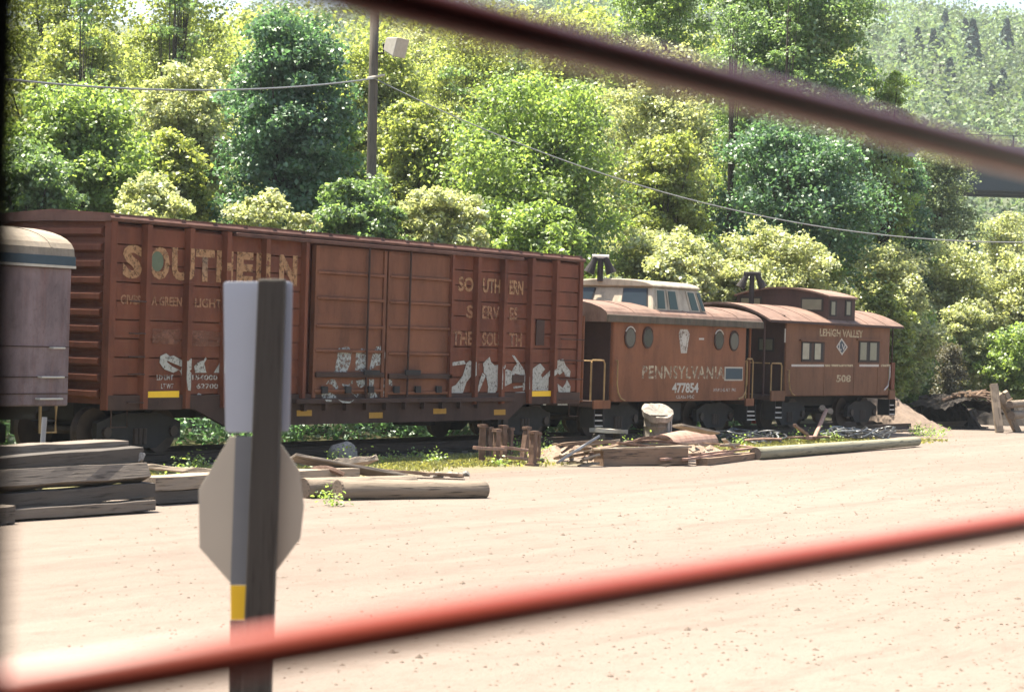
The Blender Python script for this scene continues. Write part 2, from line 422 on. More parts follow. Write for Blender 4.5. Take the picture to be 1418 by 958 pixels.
# ================================================================== RAIL CARS
def truck(xc, parent, wb=0.86):
    zc = RAILZ + 0.42
    bol = MB().box(xc - .22, xc + .22, YM - 1.05, YM + 1.05, zc - .02, zc + .26).build('truck', IRON, parent)
    for s in (-1, 1):
        y0 = YM + s * 1.02
        pr = [(xc - wb - .22, zc - .13), (xc - wb - .22, zc + .17), (xc - .55, zc + .33), (xc + .55, zc + .33), (xc + wb + .22, zc + .17), (xc + wb + .22, zc - .13),
              (xc + wb - .15, zc - .13), (xc + .45, zc - .30), (xc - .45, zc - .30), (xc - wb + .15, zc - .13)]
        MB().prism(pr, 'y', y0 - .06, y0 + .06).build('side_frame', IRON, bol)
        for dx in (-.12, .0, .12):
            MB().tube([(xc + dx, y0 + s * .07, zc - .22), (xc + dx, y0 + s * .07, zc + .06)], .05, 8).build('spring', WHEEL, bol)
        for w in (-wb, wb):
            MB().tube([(xc + w, y0 + s * .05, zc), (xc + w, y0 + s * .12, zc)], .10, 10).build('journal_box', WHEEL, bol)
    for w in (-wb, wb):
        MB().tube([(xc + w, YM - .95, zc), (xc + w, YM + .95, zc)], .075, 10).build('axle', WHEEL, bol)
        for s in (-1, 1):
            y = YM + s * .72
            MB().tube([(xc + w, y - .065, zc), (xc + w, y - .03, zc), (xc + w, y + .065, zc)] if s > 0 else [(xc + w, y - .065, zc), (xc + w, y + .03, zc), (xc + w, y + .065, zc)],
                      [.42, .42, .445] if s < 0 else [.445, .42, .42], 28).build('wheel', WHEEL, bol)
    return bol
def coupler(x, s, parent):
    m = MB().box(min(x, x + s * .45), max(x, x + s * .45), YM - .09, YM + .09, .98, 1.16)
    m.box(min(x + s * .40, x + s * .62), max(x + s * .40, x + s * .62), YM - .17, YM + .15, .94, 1.20)
    m.build('coupler', IRON, parent, bevel=.02)

# ------------------------------------------------------------------ boxcar
BX0, BX1 = X(148), X(803)
ZE = Z(147, 306); ZB = Z(150, 568)
boxcar = thing('boxcar', 'long rusty brown boxcar with ribbed sides, double doors and white graffiti', 'boxcar', ((BX0 + BX1) / 2, YM, RAILZ))
PD = 0.13
# core box behind the side sheets
boxp('car_body', BOX, boxcar, BX0 + .10, BX1 - .03, YS + .09, YF - .06, ZB + .25, ZE - .02)
posts = [150, 203, 262, 313.5, 367.5, 422, 625, 661, 698, 736, 770, 800.5]
PXs = [X(p + 1.0, 470, YS - PD) for p in posts]; PXs[0] = BX0 + .06; PXs[-1] = BX1 - .06
# side sheets, row by row between the posts
rows = 9
z0s = ZB + .27; rh = (ZE - .05 - z0s) / rows
sheet_cache = {}
cols = [(PXs[i], PXs[i + 1]) for i in range(5)] + [(PXs[i], PXs[i + 1]) for i in range(6, 11)]
for a, b in cols:
    w = b - a - .05
    for r in range(rows):
        dy = random.uniform(-.002, .003)
        key = round(w, 3)
        if key not in sheet_cache:
            g = .016
            m = MB(); m.box(-w / 2, w / 2, -.012, .02, g / 2, rh - g)
            m.v[0] = (m.v[0][0], -.020, m.v[0][2]); m.v[1] = (m.v[1][0], -.020, m.v[1][2])
            sheet_cache[key] = shared('side_sheet', m, BOX)
        piece('side_sheet', sheet_cache[key], boxcar, ((a + b) / 2, YS + .014 + dy, z0s + r * rh))
# vertical posts
for i, xp in enumerate(PXs):
    if i in (0, 11): continue
    hw = .075 if i not in (5, 6) else .055
    zb = ZB + .02 if i not in (5, 6) else ZB + .18
    m = MB().prism([(xp - hw, YS + .02), (xp - hw * .8, YS - PD), (xp + hw * .8, YS - PD), (xp + hw, YS + .02)], 'z', zb, ZE - .01)
    m.build('side_post', BOX, boxcar)
for i, xp in ((0, BX0 + .07), (11, BX1 - .07)):
    MB().box(xp - .08, xp + .08, YS - .05, YS + .12, ZB + .0, ZE + .03).build('corner_post', BOX, boxcar, bevel=.012)
    MB().box(xp - .08, xp + .08, YF - .12, YF + .05, ZB, ZE + .03).build('corner_post', BOX, boxcar, bevel=.012)
boxp('far_side', BOX, boxcar, BX0 + .15, BX1 - .15, YF - .05, YF + .02, ZB + .2, ZE - .02)
# side sill: shallow at the ends, deep between the trucks
zd = Z(600, 583)
xl0, xl1 = X(266, 569), X(310, 590); xr1, xr0 = X(722, 564), X(701, 583)
sill = [(BX0 + .02, ZB + .26), (BX0 + .02, ZB), (xl0, ZB), (xl1, zd), (xr0, zd), (xr1, ZB), (BX1 - .02, ZB), (BX1 - .02, ZB + .26)]
MB().prism(sill, 'y', YS - .055, YS + .03).build('side_sill', SILLP, boxcar)
MB().prism(sill, 'y', YF - .03, YF + .055).build('side_sill', SILLP, boxcar)
boxp('underframe', IRON, boxcar, BX0 + .3, BX1 - .3, YM - .45, YM + .45, ZB - .22, ZB + .22)
boxp('floor', IRON, boxcar, BX0 + .1, BX1 - .1, YS + .05, YF - .05, ZB + .1, ZB + .24)
# doors
xd0, xd1, xd2 = X(429), X(530), X(624)
zt, zsil = Z(480, 343), Z(480, 551)
for d, (a, b, ys) in enumerate([(xd0, xd1, (343, 379, 414, 452, 486, 519, 541, 551)), (xd1, xd2, (343, 384, 419, 453, 489, 520, 543, 551))]):
    a += .03; b -= .03
    door = boxp('door', DOORP, boxcar, a, b, YS - .035, YS + .03, zsil, zt)
    pc = (429 + 526) / 2 if d == 0 else 577
    zz = [Z(pc, y if d == 0 else y + 1, YS - .08) for y in ys]
    zz[0] = zt - .01; zz[-1] = zsil + .01
    if d == 0: zz = [z for z in zz]
    for i in range(len(zz) - 1):
        boxp('door_panel', DOORP, door, a + .10, b - .10, YS - .052, YS - .034, zz[i + 1] + .035, zz[i] - .035)
        if 0 < i:
            thick = .06 if ys[i] not in (519, 520) else .10
            boxp('door_rib', DOORP if thick < .1 else SILLP, door, a + .05, b - .05, YS - (.10 if thick < .1 else .13), YS - .034, zz[i] - thick / 2, zz[i] + thick / 2, bevel=.012)
    for xx in (a + .045, b - .045):
        MB().box(xx - .05, xx + .05, YS - .085, YS - .033, zsil + .005, zt - .003).build('door_stile', DOORP, door, bevel=.01)
    xr = a + (b - a) * (.72 if d == 0 else .3)
    MB().tube([(xr, YS - .12, zsil - .05), (xr, YS - .12, zt + .05)], .022, 8).build('lock_rod', SILLP, door)
    boxp('lock_handle', IRON, door, xr - .10, xr + .42, YS - .15, YS - .125, Z(pc, 519), Z(pc, 512))
    for k in range(3):
        boxp('roller_bracket', IRON, door, a + .25 + k * .75, a + .43 + k * .75, YS - .13, YS - .09, zsil + .10, zsil + .24)
boxp('door_threshold', SILLP, boxcar, X(404), X(707), YS - .17, YS - .056, zsil - .10, zsil - .005, bevel=.01)
for k in range(10):
    xx = X(404) + .3 + k * .66
    boxp('threshold_bracket', SILLP, boxcar, xx - .04, xx + .04, YS - .15, YS - .057, zsil - .24, zsil - .102)
boxp('door_track', BOXROOF, boxcar, X(317), X(716), YS - .14, YS - .01, zt + .03, zt + .10, bevel=.01)
# roof with raised ribs
zr = ZE + .10
roofp = [(YS - .06, ZE + .01), (YS - .075, ZE + .06), (YS - .04, ZE + .10), (YM, ZE + .19), (YF + .04, ZE + .10), (YF + .075, ZE + .06), (YF + .06, ZE + .01), (YF - .1, ZE + .0), (YM, ZE + .02), (YS + .1, ZE)]
roof = MB().prism(roofp, 'x', BX0 - .05, BX1 + .05).build('roof', BOXROOF, boxcar)
nr = 18
for i in range(nr + 1):
    xx = BX0 + .12 + (BX1 - BX0 - .24) * i / nr
    MB().prism([(YS - .05, ZE + .095), (YM, ZE + .185), (YF + .05, ZE + .095), (YF + .04, ZE + .145), (YM, ZE + .235), (YS - .04, ZE + .145)], 'x', xx - .06, xx + .06).build('roof_rib', BOXROOF, roof)
# near end with corrugations
endw = (YS + .12, YF - .12)
boxp('end_wall', BOX, boxcar, BX0 + .06, BX0 + .101, endw[0], endw[1], ZB + .1, ZE + .08)
nc = 11
for i in range(nc):
    zc = ZB + .28 + (ZE - ZB - .45) * i / (nc - 1)
    pr = [(BX0 + .062, zc - .10), (BX0 - .035, zc - .045), (BX0 - .035, zc + .045), (BX0 + .062, zc + .10)]
    MB().prism(pr, 'y', endw[0] + .06, endw[1] - .06).build('end_corrugation', BOX, boxcar)
boxp('far_end_wall', BOX, boxcar, BX1 - .05, BX1 + .02, endw[0], endw[1], ZB + .1, ZE + .1)
# grab irons on the near side
for py in (494, 518, 478 - 60, 462, 557):
    z = Z(200, py)
    MB().tube([(PXs[1] - .42, YS - .09, z), (PXs[1] - .05, YS - .13, z)], .014, 6).build('grab_iron', SILLP, boxcar)
for py in (470, 499, 525, 553):
    z = Z(790, py)
    MB().tube([(PXs[10] + .25, YS - .09, z), (BX1 - .02, YS - .13, z)], .014, 6).build('grab_iron', SILLP, boxcar)
for px, sgn in ((168, 1), (797, -1)):
    xx = X(px); z = ZB - .30
    MB().tube([(xx - .2, YS, ZB), (xx - .2, YS, z), (xx + .2, YS, z), (xx + .2, YS, ZB)], .016, 6).build('stirrup_step', SILLP, boxcar)
truck(X(218, 560), boxcar); truck(X(748, 560), boxcar)
coupler(BX0 + .1, -1, boxcar); coupler(BX1 - .1, 1, boxcar)
boxp('brake_cylinder', IRON, boxcar, X(640), X(668), YM - .3, YM + .3, .55, .95)
# marks
yd = YS - .014
def zpair(px, pt, pb, y=YS): return Z(px, pb, y), Z(px, pt, y)
def letters(word, spans, ytl, ytr, h, mat, name='lettering', bold=.03, y=yd, parent=None):
    parent = parent or boxcar
    for ch, (a, b) in zip(word, spans):
        c = (a + b) / 2; f = (c - spans[0][0]) / max(1, spans[-1][1] - spans[0][0])
        t = ytl + (ytr - ytl) * f; hh = h[0] + (h[1] - h[0]) * f
        z0, z1 = zpair(c, t, t + hh, y)
        text_part(name, ch, X(a, 400, y), X(b, 400, y), z0, z1, y, mat, parent, bold)
letters('SOUTHERN', [(169, 196), (207, 234), (237, 264), (270, 296), (299, 322), (327, 350), (354, 380), (386, 411)], 338, 354, (47, 42), LT_OR, bold=.05)
gp = [(218 + 8.5 * math.cos(t), 362 + 14 * math.sin(t)) for t in np.linspace(0, 2 * math.pi, 20)[:-1]]
decal('green_dot', [gp], GREENDOT, boxcar, yd - .003)
z0, z1 = zpair(235, 411, 424)

for a_, c_, w_ in ((166, 194, 'GIVES'), (209, 251, 'A GREEN'), (269, 306, 'LIGHT')):
    text_part('lettering', w_, X(a_, 420), X(c_, 420), z0, z1, yd, LT_OR2, boxcar, .03)
decal('paint_patch', [[(211, 455), (249, 457), (249, 477), (211, 476)], [(265, 457), (306, 460), (306, 480), (265, 479)]], PATCH, boxcar, yd)
for words, (t_, b_), mt_ in ((((634, 655, 'SO'), (668, 692, 'UTH'), (705, 724, 'ERN')), (386, 406), LT_OR), (((645, 655, 'S'), (667, 691, 'ERV'), (705, 716, 'ES')), (424, 442), LT_OR2), (((626, 654, 'THE'), (667, 691, 'SOU'), (704, 722, 'TH')), (460, 479), LT_OR2)):
    for a_, c_, w_ in words:
        z0, z1 = zpair(680, t_, b_); text_part('lettering', w_, X(a_, t_ + 10), X(c_, t_ + 10), z0, z1, yd, mt_, boxcar, .03)
z0, z1 = zpair(228, 519, 526); text_part('data_lettering', 'LD LMT', X(216, 522), X(239, 522), z0, z1, yd - .004, LT_W, boxcar, .02)
z0, z1 = zpair(231, 531, 538); text_part('data_lettering', 'LT WT', X(222, 534), X(239, 534), z0, z1, yd - .004, LT_W, boxcar, .02)
z0, z1 = zpair(282, 519, 526); text_part('data_lettering', '154000', X(265, 522), X(300, 522), z0, z1, yd - .004, LT_W, boxcar, .02)
z0, z1 = zpair(286, 531, 538); text_part('data_lettering', '62700', X(271, 534), X(301, 534), z0, z1, yd - .004, LT_W, boxcar, .02)
decal('yellow_reflector', [[(202, 542), (248, 541), (248, 550), (202, 550.5)]], YELLOW, boxcar, YS - .058)
decal('yellow_reflector', [[(735, 541.5), (763, 541), (763, 548.5), (735, 549)]], YELLOW, boxcar, YS - .058)
for a, b, t, bb in ((411, 432, 568, 576), (511, 530, 571, 579), (600, 618, 565.5, 573), (684, 700, 567, 574.5)):
    decal('amber_plate', [[(a, t), (b, t - .3), (b, bb - .3), (a, bb)]], ORANGE, boxcar, YS - .06)
decal('white_spray_mark', [[(236.0, 494), (230, 489), (222, 493), (221, 502), (227, 511), (240, 516), (248, 512), (251, 517), (254, 540), (261, 541), (262, 520), (256, 513), (263, 508), (263, 498), (258, 496), (254, 500), (240, 492), (231, 495), (233, 500), (252, 508), (250, 513), (238, 507), (231, 501)],
      [(270, 514), (269, 507), (275, 501), (282, 499), (285, 494), (286, 497), (283, 503), (285, 513), (286, 516), (270, 516)],
      [(296, 516), (303, 505), (306, 494), (316, 493), (312, 506), (306, 516)], [(264, 562), (268, 552), (275, 544), (279, 546), (272, 554), (266, 563)]], GRAF, boxcar, yd - .006)
yg = YS - .056
decal('graffiti', [[(463, 515), (467, 495), (469, 482), (483, 480), (487, 488), (485, 503), (480, 515)], [(492, 513), (493, 488), (501, 482), (506, 484), (508, 500), (506, 515)],
      [(511, 513), (516, 490), (521, 480), (530, 478), (534, 488), (532, 503), (521, 507)]], GRAF2, boxcar, yg)
decal('graffiti', [[(451, 532), (456, 525), (463, 525), (468, 534), (469, 541), (463, 540), (460, 532), (455, 531)], [(474, 531), (482, 533), (488, 526), (489, 530), (482, 536), (474, 534)],
      [(493, 527), (506, 525), (506, 533), (500, 537), (496, 535)], [(511, 525), (518, 525), (517, 540), (512, 541)], [(528, 524), (532, 524), (536, 536), (535, 548), (530, 549), (532, 538)],
      [(445, 547), (449, 543), (458, 543), (466, 549), (466, 551), (447, 551)], [(486, 543), (492, 547), (499, 543), (494, 550)], [(508, 543), (520, 543), (523, 550), (513, 551)],
      [(538, 525), (543, 525), (543, 534), (539, 534)]], GRAF2, boxcar, yg)
decal('graffiti', [[(450, 553), (459, 553), (459, 556), (452, 556)], [(468, 553), (474, 555), (484, 556), (491, 553), (485, 558), (475, 558)]], GRAF, boxcar, YS - .174)
decal('graffiti', [[(623, 507), (624, 502), (643, 499), (645, 504)], [(622, 505), (619, 514), (621, 518), (624, 509)], [(605, 541), (607, 534), (612, 527), (616, 531), (615, 541)],
      [(617, 531), (621, 527), (624, 536), (631, 533), (641, 520), (646, 503), (650, 499), (654, 501), (654, 519), (646, 529), (641, 544), (635, 551), (624, 551), (622, 543)],
      [(657, 503), (660, 504), (662, 520), (660, 523), (657, 512)], [(660, 545), (664, 528), (668, 516), (673, 520), (669, 529), (664, 541)],
      [(669, 503), (678, 494), (680, 501), (685, 506), (690, 505), (691, 521), (690, 538), (684, 546), (675, 548), (676, 535), (673, 519), (670, 516)],
      [(691, 508), (699, 500), (698, 505), (692, 511)], [(695, 531), (697, 514), (702, 511), (709, 514), (711, 509), (716, 503), (709, 492), (712, 492), (720, 503), (726, 512), (728, 522), (728, 539), (724, 541), (724, 520), (713, 517), (709, 530), (699, 535)],
      [(711, 535), (724, 534), (724, 536), (711, 538)], [(713, 543), (727, 542), (723, 553), (721, 562), (718, 561), (719, 552)],
      [(737, 519), (738, 510), (748, 503), (755, 511), (749, 519), (751, 523), (765, 510), (769, 515), (760, 522), (759, 541), (735, 541), (733, 524)],
      [(738, 551), (758, 550), (756, 561), (752, 561), (751, 552), (746, 556), (741, 559)],
      [(769, 513), (772, 499), (780, 497), (783, 505), (790, 514), (789, 522), (783, 521), (781, 514), (775, 519)],
      [(772, 531), (779, 537), (783, 531), (785, 525), (790, 535), (789, 546), (784, 550), (786, 561), (772, 561), (774, 548)]], GRAF, boxcar, yd - .006)
def wrap_over_posts():
    for ob in [o for o in bpy.data.objects if o.parent == boxcar and o.name.split('.')[0] in ('lettering', 'graffiti', 'white_spray_mark')]:
        ys = [v.co.y for v in ob.data.vertices]
        if ys[0] + YM < YS - .03: continue
        if ob.name.startswith('lettering') and max(v.co.z for v in ob.data.vertices) - min(v.co.z for v in ob.data.vertices) < .4: continue
        xs = [v.co.x + WO[boxcar.name][0] for v in ob.data.vertices]
        for i, xp in enumerate(PXs):
            if i in (0, 5, 6, 11): continue
            a, b = xp - .06, xp + .06
            if max(xs) <= a or min(xs) >= b: continue
            bm = bmesh.new(); bm.from_mesh(ob.data)
            for co, no in ((a, -1), (b, 1)):
                bmesh.ops.bisect_plane(bm, geom=bm.verts[:] + bm.edges[:] + bm.faces[:], plane_co=(co - WO[boxcar.name][0], 0, 0), plane_no=(no, 0, 0), clear_outer=True)
            if len(bm.faces):
                for v in bm.verts: v.co.y = YS - PD - .004 - YM
                me = bpy.data.meshes.new(ob.data.name); bm.to_mesh(me); me.materials.append(ob.data.materials[0])
                nm = ob.name.split('.')[0]
                n_ = bpy.data.objects.new(nm, me); COL.objects.link(n_); n_.parent = boxcar; WO[n_.name] = WO[boxcar.name]
            bm.free()
wrap_over_posts()
for c, a in ((745, 443),):
    boxp('defect_card_board', SILLP, boxcar, X(741), X(752), YS - .03, YS - .012, Z(746, 478), Z(746, 443))
boxp('route_card_board', SILLP, boxcar, X(708, 520), X(724, 520), YS - .045, YS - .0225, Z(716, 530), Z(716, 519))

# ------------------------------------------------------------------ pale grey coach at the left
CX1 = X(98); CX0 = CX1 - 16.0
zct = Z(98, 372); zcb = Z(98, 562)
coach = thing('passenger_car', 'faded lavender grey passenger car with arched cream roof, cut by left edge', 'rail car', ((CX0 + CX1) / 2, YM, RAILZ))
boxp('car_body', GREYP, coach, CX0, CX1, YS + .02, YF - .02, zcb, zct, bevel=.03)
def arch(y0, y1, z0, rise, n=16, p=2.0):
    return [(y0 + (y1 - y0) * (1 - math.cos(math.pi * i / n)) / 2, z0 + rise * math.sin(math.pi * i / n) ** (2 / p)) for i in range(n + 1)]
rp = arch(YS - .02, YF + .02, zct + .20, Z(40, 316) - zct - .12, 18, 2.6)
croof = MB().prism(rp, 'x', CX0, CX1 + .02).build('roof', COACHROOF, coach)
MB().box(CX0, CX1 + .03, YS - .035, YF + .035, zct + .045, zct + .20).build('letter_board', DKBLUE, coach)
MB().box(CX0, CX1 + .035, YS - .045, YF + .045, zct + .0, zct + .043).build('belt_trim', PALETRIM, coach)
for i in range(12):
    xx = CX1 - .5 - i * 1.3
    m = MB().prism([(y, z + .012) for y, z in rp], 'x', xx - .02, xx + .02); m.build('roof_seam', COACHROOF, croof)
for px0, px1, py in ((70, 86, 481.5), (55, 86, 522), (53, 85, 552)):
    z = Z(70, py)
    MB().tube([(X(px0), YS + .02, z), (X(px0), YS - .07, z), (X(px1), YS - .07, z), (X(px1), YS + .02, z)], .017, 6).build('grab_iron', WHITEP, coach)
for py in (480, 522, 545):
    boxp('panel_seam', SILLP, coach, CX0, CX1 - .01, YS + .008, YS + .021, Z(60, py) - .008, Z(60, py) + .008)
xs0, xs1 = X(57, 580), X(79, 580)
st = MB().tube([(xs0, YS + .03, zcb), (xs0, YS + .03, Z(60, 599)), (xs1, YS + .03, Z(60, 599)), (xs1, YS + .03, zcb)], .028, 6).build('step', GOLD, coach)
MB().box(xs0, xs1, YS + .03, YS + .26, Z(60, 582) - .02, Z(60, 582)).build('tread', IRON, st)
truck(CX1 - 2.2, coach, .95); truck(CX0 + 2.2, coach, .95)
boxp('underframe', IRON, coach, CX0 + .2, CX1 - .2, YM - .9, YM + .9, zcb - .25, zcb - .002)
coupler(CX1 - .1, 1, coach)

# ------------------------------------------------------------------ cabooses: shared helpers
def ladder_steps(xa, xb, ztop, zlow, parent, n=3, edge=WHITEP):
    box = boxp('step_well', IRON, parent, xa, xb, YS + .30, YS + .42, zlow, ztop)
    for s in (xa - .02, xb + .02):
        MB().box(s - .02, s + .02, YS + .02, YS + .40, zlow, ztop).build('stringer', IRON, box)
    for i in range(n):
        z = ztop - .17 - (ztop - .17 - zlow - .05) * i / max(1, n - 1)
        boxp('tread', edge, box, xa, xb, YS + .0 + .015 * (n - i), YS + .24, z - .03, z)
def railing(xa, xb, zt, zb, parent, y=YS + .05):
    r = .022
    MB().tube([(xa, y, zb), (xa, y, zt - .05), (xa + .05, y, zt), (xb - .06, y, zt), (xb, y, zt - .08), (xb, y, zb)], r, 8).build('railing', GOLD, parent)
def corner_grab(x, zt, zb, s, parent):
    """curved hand rail beside the platform that sweeps under the body"""
    pts = [(x, YS - .02, zt), (x, YS - .07, zt), (x, YS - .07, zb + .42), (x + s * .06, YS - .07, zb + .22), (x + s * .20, YS - .07, zb + .08), (x + s * .42, YS - .05, zb + .03)]
    MB().tube(pts, .02, 7).build('grab_rail', GOLD, parent)
def smokejack(x, y, z0, z1, w, parent, white):
    b = MB().tube([(x, y, z0), (x, y, z1 + .14)], .075, 12).build('smokejack', IRON, parent)
    d = Vector((Rt.x, Rt.y, 0)).normalized()
    P = Vector((x, y, z1))
    for s in (-1, 1):
        c = P + d * (s * w * .20)
        MB().tube([c + Vector((0, 0, .17)), c + d * (s * w * .10) + Vector((0, 0, .02)), c + d * (s * w * .26) + Vector((0, 0, -.22))], [.075, .085, .14], 12).build('hood', IRON, b)
    MB().tube([P - d * (w * .34) + Vector((0, 0, .19)), P + d * (w * .34) + Vector((0, 0, .19))], .06, 10).build('cross_pipe', white, b)
    return b

# ------------------------------------------------------------------ caboose with cream cupola
PX0, PX1 = X(849.5), X(1034)
RX0, RX1 = X(836), X(1052)
PL0, PL1 = X(823), X(1047)
pzb = Z(940, 555); pze = Z(940, 449)
prr = thing('caboose', 'tuscan brown caboose with portholes and tall cream cupola', 'caboose', ((PX0 + PX1) / 2, YM, RAILZ))
body = boxp('car_body', PRRP, prr, PX0, PX1, YS, YF, pzb, pze + .10, bevel=.05)
boxp('side_seam', PRRP, prr, PX0 + .06, PX1 - .06, YS - .008, YS + .004, Z(940, 505), Z(940, 503))
boxp('sill_strip', PRRP, prr, PX0 + .06, PX1 - .06, YS - .012, YS + .004, pzb + .0, pzb + .05)
zr0 = pze; rise = Z(870, 421, YM) - pze
# roof: rolled eave, then a flat arch
half = [(YS - .06, zr0 - .02), (YS - .10, zr0 + .05), (YS - .09, zr0 + .15), (YS - .03, zr0 + .24), (YS + .12, zr0 + .33), (YS + .40, zr0 + .42), (YS + .85, zr0 + .50), (YM, zr0 + .54)]
prof = half + [(2 * YM - y, z) for y, z in reversed(half[:-1])]
inner = [(2 * YM - y + (0.06 if y < YM else 0) * 0, z - .05) for y, z in half[2:]]
proof = MB().prism(prof, 'x', RX0, RX1).build('roof', CROOF, prr)
MB().box(RX0 - .012, RX1 + .012, YS - .115, YS - .06, zr0 - .02, zr0 + .165).build('eave_board', EAVE, proof, bevel=.02)
MB().box(RX0 - .012, RX1 + .012, YF + .06, YF + .115, zr0 - .02, zr0 + .165).build('eave_board', EAVE, proof, bevel=.02)
for i in range(1, 6):
    xx = RX0 + (RX1 - RX0) * i / 6
    MB().prism([(y, z + .012) for y, z in half[3:]] + [(2 * YM - y, z + .012) for y, z in reversed(half[3:-1])], 'x', xx - .02, xx + .02).build('roof_seam', CROOF, proof)
boxp('near_end_wall', LVDK, prr, PX0 - .03, PX0 + .0, YS + .08, YF - .08, pzb, pze + .2)
boxp('end_door', IRON, prr, PX0 - .05, PX0 - .031, YM - .4, YM + .4, pzb + .1, pze - .15)
# cupola: walls lean in, ends slope back
cy0, cy1 = YS + .10, YF - .10
cxa, cxb = X(905, 437, cy0), X(981, 438, cy0)
czb = Z(940, 441, cy0); czt = Z(930, 398, cy0 + .25)
lean = .22; sl0, sl1 = .30, .22
base = [(cxa, cy0, czb), (cxb, cy0, czb), (cxb, cy1, czb), (cxa, cy1, czb)]
top = [(cxa + sl0, cy0 + lean, czt), (cxb - sl1, cy0 + lean, czt), (cxb - sl1, cy1 - lean, czt), (cxa + sl0, cy1 - lean, czt)]
cup = MB().add(base + top, [(0, 3, 2, 1), (4, 5, 6, 7), (0, 1, 5, 4), (1, 2, 6, 5), (2, 3, 7, 6), (3, 0, 4, 7)]).build('cupola', CREAM, prr, bevel=.06)
ap = arch(cy0 + lean - .06, cy1 - lean + .06, czt - .02, .20, 14, 2.6)
mro = MB().prism(ap, 'x', cxa + sl0 - .10, cxb - sl1 + .06); mro.build('cupola_roof', CREAM, cup, bevel=.03)
def side_quad(u0, u1, v0, v1, off):
    """quad on the leaning near wall of the cupola; u along base 0-1, v up 0-1"""
    def P(u, v):
        xa = cxa + sl0 * v; xb = cxb - sl1 * v
        return Vector((xa + (xb - xa) * u, cy0 + lean * v - off, czb + (czt - czb) * v))
    return [P(u0, v0), P(u1, v0), P(u1, v1), P(u0, v1)]
def end_quad(u0, u1, v0, v1, off):
    def P(u, v):
        ya = cy0 + lean * v; yb = cy1 - lean * v
        return Vector((cxa + sl0 * v - off, ya + (yb - ya) * u, czb + (czt - czb) * v))
    return [P(u0, v0), P(u1, v0), P(u1, v1), P(u0, v1)]
def slab(m, quad, nrm, t):
    q2 = [p + nrm * t for p in quad]
    return m.add(quad + q2, [(0, 1, 2, 3), (7, 6, 5, 4), (0, 4, 5, 1), (1, 5, 6, 2), (2, 6, 7, 3), (3, 7, 4, 0)])
def cab_window(qf, fr, gl, glass, par, a0, a1, v0, v1, nrm, fw=.03):
    w = slab(MB(), qf(a0 - fw, a1 + fw, v0 - fw * 1.4, v1 + fw * 1.4, .0), nrm, .02).build('window', fr, par)
    slab(MB(), qf(a0, a1, v0, v1, 0), nrm, .03).build('pane', glass, w)
nside = Vector((0, -1, .15)).normalized(); nend = Vector((-1, 0, .25)).normalized()
for a0, a1 in ((.07, .21), (.30, .45), (.72, .85)):
    cab_window(side_quad, CREAM, None, GLASSG, cup, a0, a1, .28, .86, nside)
cab_window(side_quad, CREAM, None, GLASSG, cup, .92, .98, .28, .86, nside, .015)
for a0, a1 in ((.07, .34), (.70, .96)):
    cab_window(end_quad, IRON, None, GLASSB, cup, a0, a1, .28, .90, nend, .012)
sj = on_y(830, 386, YM + .45)
smokejack(X(831, 380, YM + .3), YM + .3, czt + .1, Z(831, 366, YM + .3), .62, prr, WHITEP)
# portholes
def porthole(px, py, r, parent, glass):
    c = on_y(px, py, YS)
    w = MB().tube([(c.x, YS + .005, c.z), (c.x, YS - .025, c.z)], r + .045, 24).build('porthole', SILLP, parent)
    MB().tube([(c.x, YS + .005, c.z), (c.x, YS - .030, c.z)], r, 24).build('pane', glass, w)
    h = MB(); 
    pts = [(c.x + (r + .05) * math.cos(t), YS - .02, c.z + (r + .05) * math.sin(t)) for t in np.linspace(R(35), R(145), 9)]
    h.tube(pts, .018, 6).build('drip_rim', WHITEP if px in (872, 995) else SILLP, w)
GLASSD = plain('grimy_porthole_glass', (0.045, 0.042, 0.035), 0.3, 0, .5, 6, .4)
for px, py, g in ((872, 467.5, GLASSD), (896.5, 468, GLASS), (995, 471, GLASS), (1016, 472.5, GLASSD)):
    porthole(px, py, .215, prr, g)
kx = 947
yk = YS - .006
decal('keystone_emblem', [[(940, 462), (942, 456), (952, 456), (955, 462), (951, 489), (943, 489)]], LT_W, prr, yk)
decal('keystone_emblem', [[(944, 468), (947, 462), (951, 468), (949.5, 479), (945.5, 479)]], LT_SOLID, prr, yk - .003)
z0, z1 = zpair(945, 506.5, 524.5); text_part('lettering', 'PENNSYLVANIA', X(889, 515), X(1003, 515), z0, z1, yk, LT_PR, prr, .02, 1.1)
z0, z1 = zpair(948, 530, 544); text_part('road_number', '477854', X(930.5, 537), X(967, 537), z0, z1, yk, LT_SOLID, prr, .035)
z0, z1 = zpair(950, 547, 551.5); text_part('data_lettering', 'CLASS N5C', X(936, 549), X(961, 549), z0, z1, yk, LT_W, prr, .02)
z0, z1 = zpair(1003, 537.5, 542); text_part('data_lettering', 'NEW 2-42 ALT  PRR', X(988, 540), X(1019, 540), z0, z1, yk, LT_W, prr, .02)
q = boxp('side_placard', PALETRIM, prr, X(1004.5), X(1029.5), YS - .012, YS + .004, Z(1017, 527), Z(1017, 508))
boxp('placard_face', DKBLUE, q, X(1005.8), X(1028.5), YS - .02, YS - .0125, Z(1017, 525), Z(1017, 510))
decal('white_spot', [[(968, 468), (975, 468), (975, 470.5), (968, 470.5)]], LT_SOLID, prr, yk)
